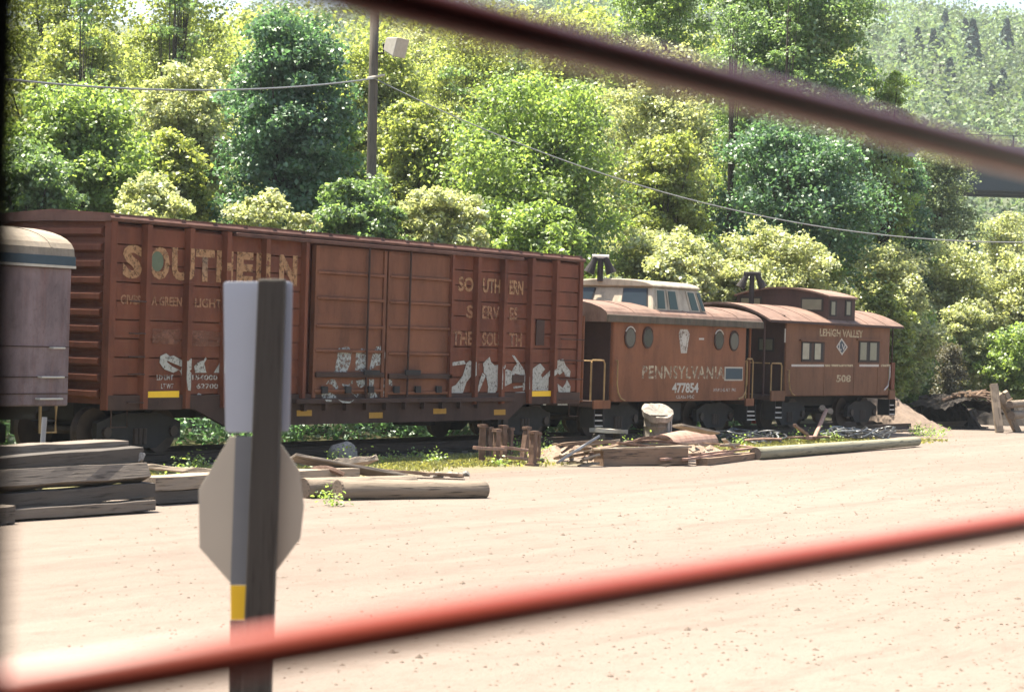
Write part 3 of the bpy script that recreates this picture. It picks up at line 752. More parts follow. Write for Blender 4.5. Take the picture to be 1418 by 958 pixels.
# platforms
for xa, xb, s in ((PL0, PX0 - .03, -1), (PX1, PL1, 1)):
    pl = boxp('platform', SILLP, prr, xa, xb, YS + .02, YF - .02, pzb - .12, pzb + .02)
    boxp('platform_edge', PRRP, pl, xa + .02, xb - .05, YS - .02, YS + .019, pzb - .16, pzb + .04)
railing(X(822.5), X(841), Z(832, 499), pzb + .03, prr)
railing(X(1037), X(1046), Z(1042, 497), pzb + .03, prr)
MB().tube([(PL0 + .02, YS + .05, Z(832, 500)), (PL0 + .02, YF - .05, Z(832, 500))], .02, 6).build('end_rail', GOLD, prr)
for k in range(6): MB().tube([(PL0 + .02, YS + .3 + k * .45, pzb), (PL0 + .02, YS + .3 + k * .45, Z(832, 500))], .014, 6).build('end_baluster', IRON, prr)
corner_grab(PX0 + .12, Z(853, 499), pzb, 1, prr)
corner_grab(PX1 - .06, Z(1036, 500), pzb, -1, prr)
MB().tube([(X(819.5), YS + .25, pzb), (X(819.5), YS + .25, pze + .1)], .04, 8).build('roof_post', PRRP, prr)
MB().tube([(X(1050), YS + .25, pzb), (X(1050), YS + .25, pze + .1)], .035, 8).build('roof_post', PRRP, prr)
MB().prism([(YM - .9, pze - .22), (YM - .9, pze + .28), (YM + .9, pze + .28), (YM + .9, pze - .22), (YM + .7, pze - .30), (YM - .7, pze - .30)], 'x', RX0 + .05, RX0 + .09).build('end_board', REDP, prr)
ladder_steps(X(825, 575), X(836, 575), pzb - .13, Z(830, 592), prr)
ladder_steps(X(1036, 565), X(1047, 565), pzb - .13, Z(1042, 583), prr)
boxp('underframe', IRON, prr, PX0, PX1, YM - .6, YM + .6, pzb - .32, pzb - .005)
boxp('battery_box', IRON, prr, X(925), X(955), YS + .2, YS + .8, pzb - .5, pzb - .05)
truck(X(876, 560), prr, .8); truck(X(1010, 560), prr, .8)
coupler(PL0 + .2, -1, prr); coupler(PL1 - .2, 1, prr)

# ------------------------------------------------------------------ caboose with brown cupola
LX0, LX1 = X(1089), X(1232.5)
LR0, LR1 = X(1060), X(1245.5)
LP0, LP1 = X(1069), X(1241)
lzb = Z(1160, 548); lze = Z(1160, 450)
lv = thing('caboose', 'darker brown caboose with square windows and low brown cupola', 'caboose', ((LX0 + LX1) / 2, YM, RAILZ))
boxp('car_body', LVP, lv, LX0, LX1, YS, YF, lzb, lze + .08, bevel=.03)
boxp('near_end_wall', LVDK, lv, LX0 - .03, LX0 + .0, YS + .05, YF - .05, lzb, lze + .2)
boxp('end_door', IRON, lv, LX0 - .05, LX0 - .031, YM - .38, YM + .38, lzb + .05, lze - .1)
wd = boxp('end_window', IRON, lv, LX0 - .048, LX0 - .031, YS + .35, YS + .85, Z(1078, 487), Z(1078, 468))
boxp('pane', GLASSP, wd, LX0 - .056, LX0 - .0485, YS + .40, YS + .80, Z(1078, 485), Z(1078, 470))
def para(y0, y1, z0, rise, n=16): return [(y0 + (y1 - y0) * i / n, z0 + rise * (1 - (2 * i / n - 1) ** 2)) for i in range(n + 1)]
la = para(YS - .14, YF + .14, lze + .05, .46)
lprof = la + [(y, z - .06) for y, z in reversed(la)]
lroof = MB().prism(lprof, 'x', LR0, LR1).build('roof', CROOF, lv)
for i in range(1, 7):
    xx = LR0 + (LR1 - LR0) * i / 7
    MB().prism([(y, z + .012) for y, z in la], 'x', xx - .015, xx + .015).build('roof_seam', CROOF, lroof)
MB().prism(para(YS + .02, YF - .02, lze + .04, .40), 'x', LX0 + .01, LX1 - .01).build('roof_fascia', LVP, lv)
MB().box(LR0 + .003, LR1 - .003, YS - .15, YS - .02, lze - .02, lze + .035).build('eave_board', LVDK, lroof)
ly0, ly1 = YS + .03, YF - .03
lxa, lxb = X(1146, 440, ly0), X(1184, 440, ly0)
lcb, lct = Z(1165, 446, ly0), Z(1165, 411, ly0)
lcup = boxp('cupola', LVDK, lv, lxa, lxb, ly0, ly1, lcb, lct, bevel=.02)
lca = para(ly0 - .05, ly1 + .05, lct + .0, .24)
MB().prism(lca + [(y, z - .05) for y, z in reversed(lca)], 'x', lxa - .06, lxb + .06).build('cupola_roof', CROOF, lcup)
MB().prism(para(ly0 + .01, ly1 - .01, lct - .004, .19), 'x', lxa + .0, lxb - .0).build('gable', LVDK, lcup)
for a, b in ((1149, 1158), (1170, 1179)):
    w = boxp('window', IRON, lcup, X(a, 425, ly0), X(b, 425, ly0), ly0 - .02, ly0 + .01, Z((a + b) / 2, 438, ly0), Z((a + b) / 2, 416, ly0))
    boxp('pane', GLASSP, w, X(a + 1.5, 425, ly0), X(b - 2.5, 425, ly0), ly0 - .027, ly0 - .0205, Z((a + b) / 2, 436, ly0), Z((a + b) / 2, 418, ly0))
for u0, u1 in ((.05, .29), (.72, .96)):
    yy0, yy1 = ly0 + (ly1 - ly0) * u0, ly0 + (ly1 - ly0) * u1
    zz0, zz1 = lcb + (lct - lcb) * .38, lct - .06
    w = boxp('window', IRON, lcup, lxa - .02, lxa + .01, yy0, yy1, zz0, zz1)
    boxp('pane', GLASSP, w, lxa - .03, lxa - .021, yy0 + .05, yy1 - .05, zz0 + .05, zz1 - .05)
xj = lxa - .55
pj = on_x(1040, 431, xj)
zt_ = on_x(1040, 388, xj).z
smokejack(xj, pj.y, lze + .2, zt_, .72, lv, IRON)
for (a, b, t, bb, cols_) in ((1110, 1141.5, 473, 501.5, ((1110.8, 1119.5, BLIND), (1127.5, 1135.5, BLIND))), (1189, 1217.5, 472, 502.5, ((1190.5, 1199, GLASSP), (1204, 1213, GLASSP)))):
    fr = boxp('window_frame', SILLP, lv, X(a), X(b), YS - .022, YS + .004, Z((a + b) / 2, bb), Z((a + b) / 2, t))
    boxp('drip_board', LVP, fr, X(a - 3), X(b + 2), YS - .06, YS - .0, Z((a + b) / 2, t - .2), Z((a + b) / 2, t - 2.5))
    for c0, c1, mt in cols_:
        w = boxp('window', IRON, fr, X(c0 - 1), X(c1 + 3.5), YS - .030, YS - .0225, Z((a + b) / 2, bb - 2), Z((a + b) / 2, t + 1.5))
        boxp('pane', mt, w, X(c0), X(c1), YS - .036, YS - .0305, Z((a + b) / 2, bb - 4), Z((a + b) / 2, t + 2.5))
z0, z1 = zpair(1163, 456, 466.5); text_part('lettering', 'LEHIGH VALLEY', X(1135, 460), X(1195, 460), z0, z1, YS - .006, LT_W2, lv, .03)
decal('diamond_emblem', [[(1158, 480), (1165.5, 468), (1174, 480.5), (1166, 492)]], PALETRIM, lv, YS - .006)
decal('diamond_emblem', [[(1160, 480), (1165.5, 471), (1172, 480.5), (1166, 489)]], BLUELOGO, lv, YS - .009)
z0, z1 = zpair(1166, 476, 485); text_part('emblem_letters', 'LV', X(1161.5, 480), X(1170.5, 480), z0, z1, YS - .012, LT_SOLID, lv, .01)
for a, b, mt in ((1096, 1141, LT_SOLID), (1142, 1150, LT_W2), (1151, 1181, LT_W2), (1190, 1217, LT_SOLID), (1220, 1233, LT_W2)):
    decal('stripe', [[(a, 504.5), (b, 504.6), (b, 507.6), (a, 507.5)]], mt, lv, YS - .006)
z0, z1 = zpair(1167, 519, 529); text_part('road_number', '508', X(1158, 524), X(1178, 524), z0, z1, YS - .006, LT_W2, lv, .03)
for px in (1143, 1184, 1217): boxp('side_batten', LVP, lv, X(px) - .03, X(px) + .03, YS - .010, YS + .004, lzb + .02, Z(px, 509))
for xa, xb in ((LP0, LX0 - .03), (LX1, LP1)):
    pl = boxp('platform', SILLP, lv, xa, xb, YS + .02, YF - .02, lzb - .1, lzb + .04)
    boxp('platform_edge', LVP, pl, xa + .02, xb - .02, YS - .03, YS + .019, lzb - .12, lzb + .16)
railing(X(1071.5), X(1086), Z(1078, 503), lzb + .1, lv)
corner_grab(LX0 + .1, Z(1092, 512), lzb, 1, lv)
MB().tube([(X(1231), YS - .06, Z(1231, 507)), (X(1231), YS - .06, Z(1231, 522)), (X(1229), YS - .06, Z(1229, 534)), (X(1224), YS - .06, Z(1224, 540))], .022, 6).build('grab_rail', WHITEP, lv)
MB().tube([(X(1085.5), YS - .03, Z(1085.5, 455)), (X(1085.5), YS - .03, Z(1085.5, 474))], .022, 6).build('grab_rail', WHITEP, lv)
MB().tube([(X(1063), YS + .1, lzb), (X(1063), YS + .1, lze + .1)], .035, 8).build('roof_post', LVDK, lv)
MB().tube([(X(1238.5), YS + .06, lzb), (X(1238.5), YS + .06, lze + .05)], .022, 8).build('roof_post', LVDK, lv)
boxp('rail_post', BOX, lv, X(1237), X(1241.5), YS + .02, YS + .10, lzb + .17, Z(1239, 502))
MB().tube([(LP1 - .05, YS + .06, Z(1239, 504)), (LP1 - .05, YF - .06, Z(1239, 504))], .02, 6).build('end_rail', BOX, lv)
MB().tube([(LP0 + .03, YS + .06, Z(1071, 503)), (LP0 + .03, YF - .06, Z(1071, 503))], .02, 6).build('end_rail', GOLD, lv)
ladder_steps(X(1075, 560), X(1084, 560), lzb - .12, Z(1079, 580), lv)
ladder_steps(X(1233, 560), X(1240, 560), lzb - .12, Z(1236, 575), lv)
boxp('underframe', IRON, lv, LX0, LX1, YM - .6, YM + .6, lzb - .32, lzb - .005)
truck(X(1112, 555), lv, .8); truck(X(1212, 555), lv, .8)
coupler(LP0 + .2, -1, lv); coupler(LP1 - .2, 1, lv)

# ================================================================== UTILITY POLE, WIRES, BRIDGE
pb = on_d(513, 300, 58.0); pt = on_d(519, 10, 58.0)
PP = Vector((pb.x, pb.y, hmap(pb.x, pb.y) - .1))
def pole_at(z):
    k = (z - pb.z) / (pt.z - pb.z)
    return Vector((pb.x + (pt.x - pb.x) * k, pb.y + (pt.y - pb.y) * k, z))
upole = thing('utility_pole', 'tall brown wooden utility pole with floodlight behind the boxcar', 'utility pole', PP)
ztop = pt.z + 1.2
MB().tube([pole_at(PP.z), pole_at(5), pole_at(9), pole_at(ztop)], [.155, .14, .128, .118], 14).build('pole', POLEW, upole, smooth=True)
la_ = on_d(531, 74, 57.85); lb_ = on_d(548, 64, 57.6)
MB().tube([pole_at(la_.z) , la_, (la_.x, la_.y, la_.z + .25)], .03, 8).build('lamp_arm', IRON, upole)
# floodlight housing: wide face, tapering back
def frust(c, ax, up, w0, h0, w1, h1, L):
    ax = ax.normalized(); sd = ax.cross(up).normalized(); up = sd.cross(ax)
    vs = []
    for t, w, h in ((0, w0, h0), (L, w1, h1)):
        for a, b in ((-1, -1), (1, -1), (1, 1), (-1, 1)): vs.append(c + ax * t + sd * (a * w / 2) + up * (b * h / 2))
    return MB().add(vs, [(0, 1, 2, 3), (7, 6, 5, 4), (0, 4, 5, 1), (1, 5, 6, 2), (2, 6, 7, 3), (3, 7, 4, 0)])
fl_c = on_d(537, 62, 57.8)
fl = frust(fl_c, (Rt * .8 - Fw * .5 + Vector((0, 0, -.25))), Vector((0, 0, 1)), .30, .34, .56, .52, .46).build('floodlight', PALETRIM, upole, bevel=.02)
wa = on_d(519, 110, 58.0)
MB().tube([pole_at(wa.z) - Rt * .15 - Fw * .16, pole_at(wa.z) + Rt * .32 - Fw * .16 + Vector((0, 0, .10))], .035, 8).build('insulator', PALETRIM, upole)
def wire(name, label, A, B, sag, r, n=60):
    pts = []
    for i in range(n + 1):
        t = i / n; p = A.lerp(B, t); p.z -= sag * 4 * t * (1 - t); pts.append(p)
    o = MB().tube(pts, r, 6).build(name, CABLE if r < .015 else CABLEG, origin=tuple(A), fix=False)
    return tag(o, label, 'wire')
A = wa - Fw * .16
wire('overhead_wire', 'sagging cable running left from the pole in front of trees', A, on_d(-150, 88, 44), .42, .026)
Bw = on_d(1640, 320, 60)
wire('overhead_wire', 'long thin wire drooping from pole away to the right', A, Bw, 1.75, .018)

# far bridge at the right edge
bd = 190.0
ba = on_d(1150, 205, bd); bb = on_d(1900, 222, bd); zt_b = on_d(1390, 188, bd).z; zg0 = on_d(1390, 264, bd).z; zg1 = on_d(1390, 222, bd).z
dirb = (bb - ba); dirb.z = 0; Lb = dirb.length; dirb.normalize(); nb = Vector((-dirb.y, dirb.x, 0))
bridge = thing('road_bridge', 'dark steel girder road bridge crossing high behind the trees at right edge', 'bridge', (ba.x, ba.y, 0))
def bbox(name, mat, par, s0, s1, n0, n1, z0, z1):
    P = lambda s, n, z: Vector((ba.x, ba.y, 0)) + dirb * s + nb * n + Vector((0, 0, z))
    vs = [P(s0, n0, z0), P(s1, n0, z0), P(s1, n1, z0), P(s0, n1, z0), P(s0, n0, z1), P(s1, n0, z1), P(s1, n1, z1), P(s0, n1, z1)]
    return MB().add(vs, [(0, 3, 2, 1), (4, 5, 6, 7), (0, 1, 5, 4), (1, 2, 6, 5), (2, 3, 7, 6), (3, 0, 4, 7)]).build(name, mat, par)
dk = bbox('deck', CONC, bridge, 0, Lb, -.4, 9, zg1 + .0, zg1 + .45)
for n in (0.3, 4.2, 8.2): bbox('girder', GIRDER, bridge, 0, Lb, n, n + .4, zg0, zg1 - .002)
for s in (3.0, Lb - 6): bbox('pier', CONC, bridge, s, s + 1.6, .5, 8.2, -0.5, zg0 - .002)
bbox('parapet', CONC, bridge, 0, Lb, -.38, -.1, zg1 + .452, zg1 + 1.1)
for k in range(int(Lb / 2.2)): bbox('rail_post', GIRDER, bridge, .5 + k * 2.2, .62 + k * 2.2, -.3, -.18, zg1 + 1.102, zt_b - .06)
bbox('hand_rail', GIRDER, bridge, 0, Lb, -.32, -.16, zt_b - .058, zt_b)

# ================================================================== YARD: timber, logs, scrap
def timber_mesh(P0, P1, w, h, roll=0.0, jit=.012, seg=8, bend=0.0):
    P0, P1 = Vector(P0), Vector(P1)
    t = (P1 - P0).normalized()
    sd = t.cross(Vector((0, 0, 1))).normalized(); up = sd.cross(t)
    a = math.cos(roll) * sd + math.sin(roll) * up; b = -math.sin(roll) * sd + math.cos(roll) * up
    vs = []
    for i in range(seg + 1):
        k = i / seg; p = P0.lerp(P1, k) + up * (bend * 4 * k * (1 - k))
        for u, v in ((-1, -1), (1, -1), (1, 1), (-1, 1)):
            vs.append(p + a * (u * w / 2 + random.uniform(-jit, jit)) + b * (v * h / 2 + random.uniform(-jit, jit)))
    fs = [(i * 4 + k, i * 4 + (k + 1) % 4, (i + 1) * 4 + (k + 1) % 4, (i + 1) * 4 + k) for i in range(seg) for k in range(4)]
    fs += [(3, 2, 1, 0), tuple(seg * 4 + k for k in range(4))]
    return MB().add(vs, fs)
def orient_local(ob, P0, P1):
    """turn the object so its local X runs along the timber (grain follows it)"""
    t = (Vector(P1) - Vector(P0)).normalized()
    q = Vector((1, 0, 0)).rotation_difference(t)
    ob.data.transform(q.inverted().to_matrix().to_4x4())
    ob.rotation_mode = 'QUATERNION'; ob.rotation_quaternion = q
def timber(name, label, cat, P0, P1, w, h, mat, roll=0.0, jit=.012, bend=0.0, group=None, bevel=.008):
    mid = (Vector(P0) + Vector(P1)) / 2
    o = timber_mesh(P0, P1, w, h, roll, jit, 8, bend).build(name, mat, origin=tuple(mid), bevel=bevel)
    orient_local(o, P0, P1)
    return tag(o, label, cat, group)
def log(name, label, P0, P1, r0, r1, mat, cat='log', n=18, seg=12, jit=.04):
    P0, P1 = Vector(P0), Vector(P1); mid = (P0 + P1) / 2
    pts = [P0.lerp(P1, i / seg) for i in range(seg + 1)]
    m = MB().tube(pts, [r0 + (r1 - r0) * i / seg for i in range(seg + 1)], n, caps=True)
    c = [random.uniform(1 - jit, 1 + jit) for _ in range(n)]
    vs = []
    for i in range(seg + 1):
        for k in range(n):
            v = Vector(m.v[i * n + k]); vs.append(tuple(pts[i] + (v - pts[i]) * (c[k] + random.uniform(-jit, jit) * .5)))
    m.v = vs
    root = thing(name, label, cat, tuple(mid))
    b = m.build('stem', mat, root, smooth=True); 
    t = (P1 - P0).normalized()
    q = Vector((1, 0, 0)).rotation_difference(t)
    b.data.transform(q.inverted().to_matrix().to_4x4()); b.rotation_mode = 'QUATERNION'; b.rotation_quaternion = q
    e = MB().tube([P0 - t * .006, P0 + t * .03], r0 * .97, n).build('cut_end', CUTEND, root)
    MB().tube([P1 - t * .03, P1 + t * .006], r1 * .97, n).build('cut_end', CUTEND, root)
    return root

# sleeper stack at the far left: front bottom corner found on the ground
g0 = on_z(204, 708, 0.02)
def tie_at(pxr, pyr, back, length, z, w=.24, h=.20, roll=0, dz=0.0, mat=TIEWOOD, label='', left=None):
    e = on_y(pxr, pyr, g0.y + back)
    P1 = Vector((e.x, g0.y + back, z)); P0 = Vector((e.x - length, g0.y + back + random.uniform(-.03, .03), z + dz))
    return timber('railway_sleeper', label, 'railway sleeper', P0, P1, w, h, mat, roll, .010)
zl = lambda px, py, back: on_y(px, py, g0.y + back).z
tie_at(205, 700, .12, 3.1, .10, .30, .14, 0, .0, TIEPALE, 'bottom weathered sleeper of the stack at left edge, on dirt')
tie_at(206, 680, .22, 3.3, .30, .26, .20, 0, -.06, TIEWOOD, 'dark sleeper with bright top edge, second from bottom of left stack')
tie_at(198, 654, .26, 3.4, .53, .24, .22, .38, -.02, TIEPALE, 'tilted pale grey sleeper with knots in middle of left stack')
tie_at(190, 630, .42, 3.3, .77, .24, .21, 0, -.09, TIEWOOD, 'dark sleeper under the top one of the left stack')
tie_at(168, 617, .75, 3.2, .86, .30, .18, 0, -.04, TIEPALE, 'topmost sleeper of the left stack, sunlit tan top face')
timber('timber_offcut', 'short timber end poking in at lower left frame edge', 'timber', on_z(-40, 716, .12), on_z(12, 712, .12), .24, .22, TIEPALE)
tag(MB().tube([(g0 + Vector((-1.05, 1.0, .0))), (g0 + Vector((-.98, 1.0, 1.25)))], .035, 8).build('iron_stake', STEEL, origin=tuple(g0 + Vector((-1.05, 1.0, 0)))), 'thin grey iron stake standing behind the left sleeper stack', 'stake')

# long flat timbers right of the stack, partly behind the road sign
gA = on_z(212, 700, .0); gB = on_z(443, 686, .0)
yb = gA.y
for i, (z, l, mt, bk) in enumerate(((.11, 'lower long dark timber lying behind the road sign', TIEWOOD, .14), (.31, 'upper long flat timber with pale top behind the road sign', BOARD, .17))):
    timber('long_timber', l, 'timber', (gA.x, yb + bk, z), (gA.x + 4.6 - .2 * i, yb + bk - .25, z), .42 if i else .34, .19, mt, 0, .012)
timber('plank', 'yellowish plank lying along the back of long timbers', 'plank', on_z(200, 646, .42), on_z(318, 655, .40), .16, .07, BOARD, .2)
# two debarked logs
la0, la1 = on_z(478, 693, 0), on_z(682, 689, 0)
for (a, b, r0, r1, lab, back) in ((la0, la1, .165, .135, 'front pale debarked log lying on the dirt, longest and right-hand', .15), (on_z(449, 692, 0), on_z(600, 684, 0), .165, .15, 'second debarked log with its round end left of the front log', .42)):
    log('log', lab, Vector((a.x, a.y + back, r0 - .02)), Vector((b.x, b.y + back, r1 - .02)), r0, r1, LOGW)
timber('plank', 'long grey plank leaning from rock pile down to the logs', 'plank', on_y(404, 633, la0.y + 1.25), on_y(560, 662, la0.y + .75), .22, .05, TIEPALE, .5, .006)
timber('plank', 'short pale split plank resting against the grey rock', 'plank', on_y(455, 643, la0.y + 1.6), on_y(515, 637, la0.y + 1.6), .26, .09, BOARD, .4, .02)
timber('plank', 'dark flat board lying behind the front log', 'plank', on_z(512, 650, .12), on_z(642, 659, .06), .30, .05, BOARDBR, .1)
timber('plank', 'whitish flat board between the logs and the grey plank', 'plank', on_z(430, 668, .16), on_z(545, 667, .10), .40, .05, BOARD, .0)
cp = on_y(447, 657, la0.y + .9)
tag(MB().tube([cp + Rt * (.5 * (t - .5) * 1.3) + Vector((0, 0, .10 * math.sin(math.pi * t))) for t in np.linspace(0, 1, 8)], .05, 6).build('bent_strap', RUSTM, origin=tuple(cp)), 'bent rusty steel strap beside the log ends', 'scrap')
def rock(name, label, c, sx, sy, sz, seed):
    bm = bmesh.new(); bmesh.ops.create_icosphere(bm, subdivisions=3, radius=1)
    rg = random.Random(seed)
    pl = [(Vector((rg.gauss(0, 1), rg.gauss(0, 1), rg.gauss(0, 1))).normalized(), rg.uniform(.62, .9)) for _ in range(9)]
    for v in bm.verts:
        for nn, d in pl:
            k = v.co.dot(nn)
            if k > d: v.co -= nn * (k - d)
        v.co += v.co.normalized() * rg.uniform(-.02, .02)
        v.co = Vector((v.co.x * sx, v.co.y * sy, v.co.z * sz))
    me = bpy.data.meshes.new(name); bm.to_mesh(me); bm.free(); me.materials.append(ROCKM)
    o = bpy.data.objects.new(name, me); COL.objects.link(o); o.location = c; o.rotation_euler = (0, 0, rg.uniform(0, 3))
    return tag(o, label, 'rock')
rp_ = on_z(474, 640, 0); rock('rock', 'squarish grey boulder behind the logs near boxcar shade', (rp_.x, rp_.y, .16), .36, .30, .27, 3)
for i, (px, py, s) in enumerate(((606, 661, .12), (622, 659, .10), (632, 661, .13), (645, 659, .11), (590, 659, .09))):
    p = on_z(px, py, 0)
    o = rock('rubble_stone', 'small dark rubble stone beyond the right end of logs', (p.x, p.y, s * .3), s, s * .8, s * .6, 20 + i); o['group'] = 'rubble stones behind the front log'
rb = on_z(119 + 75, 640, 0.62)
rock('rubble_stone', 'pale lump of stone perched at right end of sleeper stack', (on_y(192, 634, g0.y + .35).x, g0.y + .35, .72), .12, .10, .10, 41)

# rusty upright posts by the boxcar's right truck
base = on_z(700, 642, 0)
stakes = [(667, 640, 591, .13), (677, 634, 594, .10), (687, 640, 597, .13), (696, 638, 592, .13), (706, 632, 595, .10), (724, 637, 594, .12), (737, 645, 600, .13), (744, 640, 602, .09)]
slab_ = ['leftmost and tallest of the rusty posts by the boxcar', 'thin rusty post second from left in the post cluster', 'third rusty post from left in the post cluster', 'greyish rusty post fourth from left in the cluster', 'thin rusty post in the middle of the cluster, set back', 'leaning rusty post right of the cluster gap', 'dark stout post near right end of the cluster', 'thin post at the right end of the cluster']
for (px, yb_, yt, w), l in zip(stakes, slab_):
    p = on_z(px, yb_, 0); tz = on_y(px, yt, p.y).z
    ln = .12 if px == 724 else random.uniform(-.02, .03)
    r = thing('rusty_post', l, 'post', (p.x, p.y, 0), 'rusty posts standing by the boxcar')
    timber_mesh((p.x, p.y, -.05), (p.x + ln, p.y + .001, tz), w, w * .8, .2, .008, 5).build('shaft', RUSTM, r)
    timber_mesh((p.x + ln, p.y, tz - .01), (p.x + ln, p.y + .001, tz + .05), w * 1.25, w * 1.1, .2, .006, 2).build('cap', RUSTM, r)
    MB().box(p.x - .1, p.x + .12, p.y - .1, p.y + .1, -.03, .05).build('foot', RUSTM, r)
for a, b, c, d, z, l in ((657, 620, 700, 622, .32, 'pale bar across the left posts of the cluster'), (696, 619, 735, 624, .30, 'pale bar across the right posts of the cluster'), (700, 633, 752, 637, .12, 'low rusty bar at foot of the post cluster')):
    yy = base.y - .1
    timber('rusty_bar', l, 'bar', on_y(a, b, yy), on_y(c, d, yy), .09, .06, RUSTPINK, 0, .006)

# scrap heap in front of the caboose
def H(px, py, z=0.0): return on_z(px, py, z)
SB = [  # px0,py0,z0, px1,py1,z1, w,h, mat, roll, bend, label
 (829, 635, .25, 946, 630, .25, .40, .34, BOARDBR, 0, 0, 'big brown timber baulk at front of the scrap heap'),
 (826, 622.5, .28, 950, 618, .28, .46, .045, BOARD, .05, 0, 'wide pale board lying on the brown baulk'),
 (842, 619, .7, 955, 615, .7, .40, .035, BOARD, .12, .02, 'second pale board behind the baulk, slightly bowed'),
 (846, 617, .6, 952, 617, .6, .07, .05, RUSTM, 0, .10, 'bowed rusty strip above the pale boards'),
 (772, 640, .05, 829, 604, .75, .14, .05, STEEL, .3, 0, 'grey steel channel slanting up at left of scrap heap'),
 (769, 634, .10, 815, 628, .22, .18, .05, BOARDBR, .2, 0, 'brown board at the left foot of scrap heap'),
 (774, 616, .30, 850, 612, .34, .20, .05, BOARDBR, .1, .03, 'brown plank across the back left of heap'),
 (790, 625, .22, 850, 618, .36, .12, .05, BOARD, .3, 0, 'narrow tan lath crossing under the steel channel'),
 (806, 637, .15, 828, 630, .26, .22, .05, BOARD, .3, 0, 'short pale board end left of the baulk'),
 (802, 645, .05, 828, 641, .08, .16, .04, BOARD, 0, 0, 'short pale board on ground left of the baulk'),
 (865, 612, .35, 900, 616, .30, .30, .04, BOARD, .2, 0, 'pale broken board leaning below the drum'),
 (938, 589, .55, 991, 600, .45, .24, .05, BOARD, .2, 0, 'whitish plank pointing up behind the rusty trough'),
 (917, 636, .10, 1046, 620, .22, .11, .05, RUSTPINK, .1, 0, 'long reddish bar lying on front right of heap'),
 (948, 636, .08, 1012, 627, .12, .12, .05, RUSTPINK, .1, 0, 'second reddish bar just below the long one'),
 (972, 640, .10, 1046, 631, .12, .26, .16, BOARDBR, 0, 0, 'dark low beam at front right of scrap heap'),
 (982, 632, .24, 1040, 626, .26, .14, .04, BOARD, .1, 0, 'thin pale slat on the dark low beam'),
 (1002, 608, .45, 1018, 622, .12, .10, .04, BOARD, .2, 0, 'short slat leaning at right of rusty trough'),
 (1000, 616, .22, 1022, 615, .22, .10, .05, BOARD, .1, 0, 'tiny pale slat beside the rusty trough'),
 (880, 610, .40, 925, 608, .42, .18, .05, RUSTM, .2, .05, 'rusty bent bar behind the pale boards'),
 (985, 645, .02, 1004, 645, .02, .14, .03, BOARDBR, 0, 0, 'lone dark stick on dirt below the heap'),
 (778, 627, .18, 800, 614, .42, .07, .05, RUSTM, .2, .02, 'short rusty rod at back left of heap'),
 (855, 613, .46, 905, 619, .46, .12, .04, RUSTM, .2, 0, 'rusty flat bar in the middle of heap'),
 (800, 620, .32, 842, 626, .25, .14, .04, BOARDBR, .3, .02, 'brown slat sloping to the baulk end'),
 (925, 632, .22, 968, 628, .24, .14, .05, BOARDBR, .2, 0, 'brown stub between trough and reddish bars')]
for (a, b, z0_, c, d, z1_, w, h, mt, rl, bd_, l) in SB:
    yb_ = lambda px: H(px, 646 if px < 960 else 646 - (px - 960) * .12).y
    bk_ = z0_ if l.startswith(('big brown', 'wide pale', 'second pale', 'bowed rusty')) else .15 + (b * 7 % 11) * .11
    if b > 635: bk_ = .05
    e0, e1 = on_y(a, b, yb_(a) + bk_), on_y(c, d, yb_(c) + bk_)
    for e in (e0, e1): e.z = max(e.z, h / 2 - .01)
    timber('metal_bar' if mt in (RUSTM, RUSTPINK, STEEL) else 'scrap_board', l, 'scrap metal' if mt in (RUSTM, RUSTPINK, STEEL) else 'board', e0, e1, w, h, mt, rl, .008, bd_, bevel=.004)
pk_ = on_y(843, 596, YS - .35)
for dx_, l in ((-.45, 'dark block under left end of the white bar'), (.5, 'dark block under right end of the white bar')):
    timber('wood_block', l, 'block', (pk_.x + dx_ - .12, pk_.y, pk_.z / 2 - .04), (pk_.x + dx_ + .12, pk_.y, pk_.z / 2 - .04), .2, pk_.z - .07, TIEWOOD)
timber('scrap_board', 'white bar lying beyond the heap near caboose step', 'board', on_y(820, 595, YS - .35), on_y(866, 598, YS - .35), .16, .10, PALETRIM)
# heap of earth and fine debris under the boards
def mound(name, mat, px0, px1, py, depth, zmax, seed, label, cat, kind=None):
    a, b = H(px0, py), H(px1, py)
    rg = random.Random(seed); n, k = 26, 10; vs = []
    t = (b - a); per = Vector((-t.y, t.x, 0)).normalized()
    for i in range(n + 1):
        for j in range(k + 1):
            u, v = i / n, j / k
            env = (math.sin(math.pi * u) ** .6) * (math.sin(math.pi * v) ** .8)
            p = a.lerp(b, u) + per * (depth * v)
            vs.append((p.x + rg.uniform(-.04, .04), p.y + rg.uniform(-.04, .04), -.04 + env * zmax * rg.uniform(.55, 1.1)))
    fs = [(i * (k + 1) + j, (i + 1) * (k + 1) + j, (i + 1) * (k + 1) + j + 1, i * (k + 1) + j + 1) for i in range(n) for j in range(k)]
    o = MB().add(vs, fs).build(name, mat, origin=tuple((a + b) / 2), smooth=False)
    return tag(o, label, cat, kind=kind)
DIRTP = paint('debris_earth', (0.17, 0.12, 0.085), (0.26, 0.19, 0.14), (0.10, 0.06, 0.04), 0.95, 4.0)
mound('debris_mound', DIRTP, 768, 930, 640, 2.6, .34, 5, 'low mound of earth and debris under the scrap boards', 'debris')
mound('debris_mound', DIRTP, 925, 1060, 633, 2.4, .28, 6, 'low debris mound under the rusty trough and hoses', 'debris')
rg = random.Random(31)
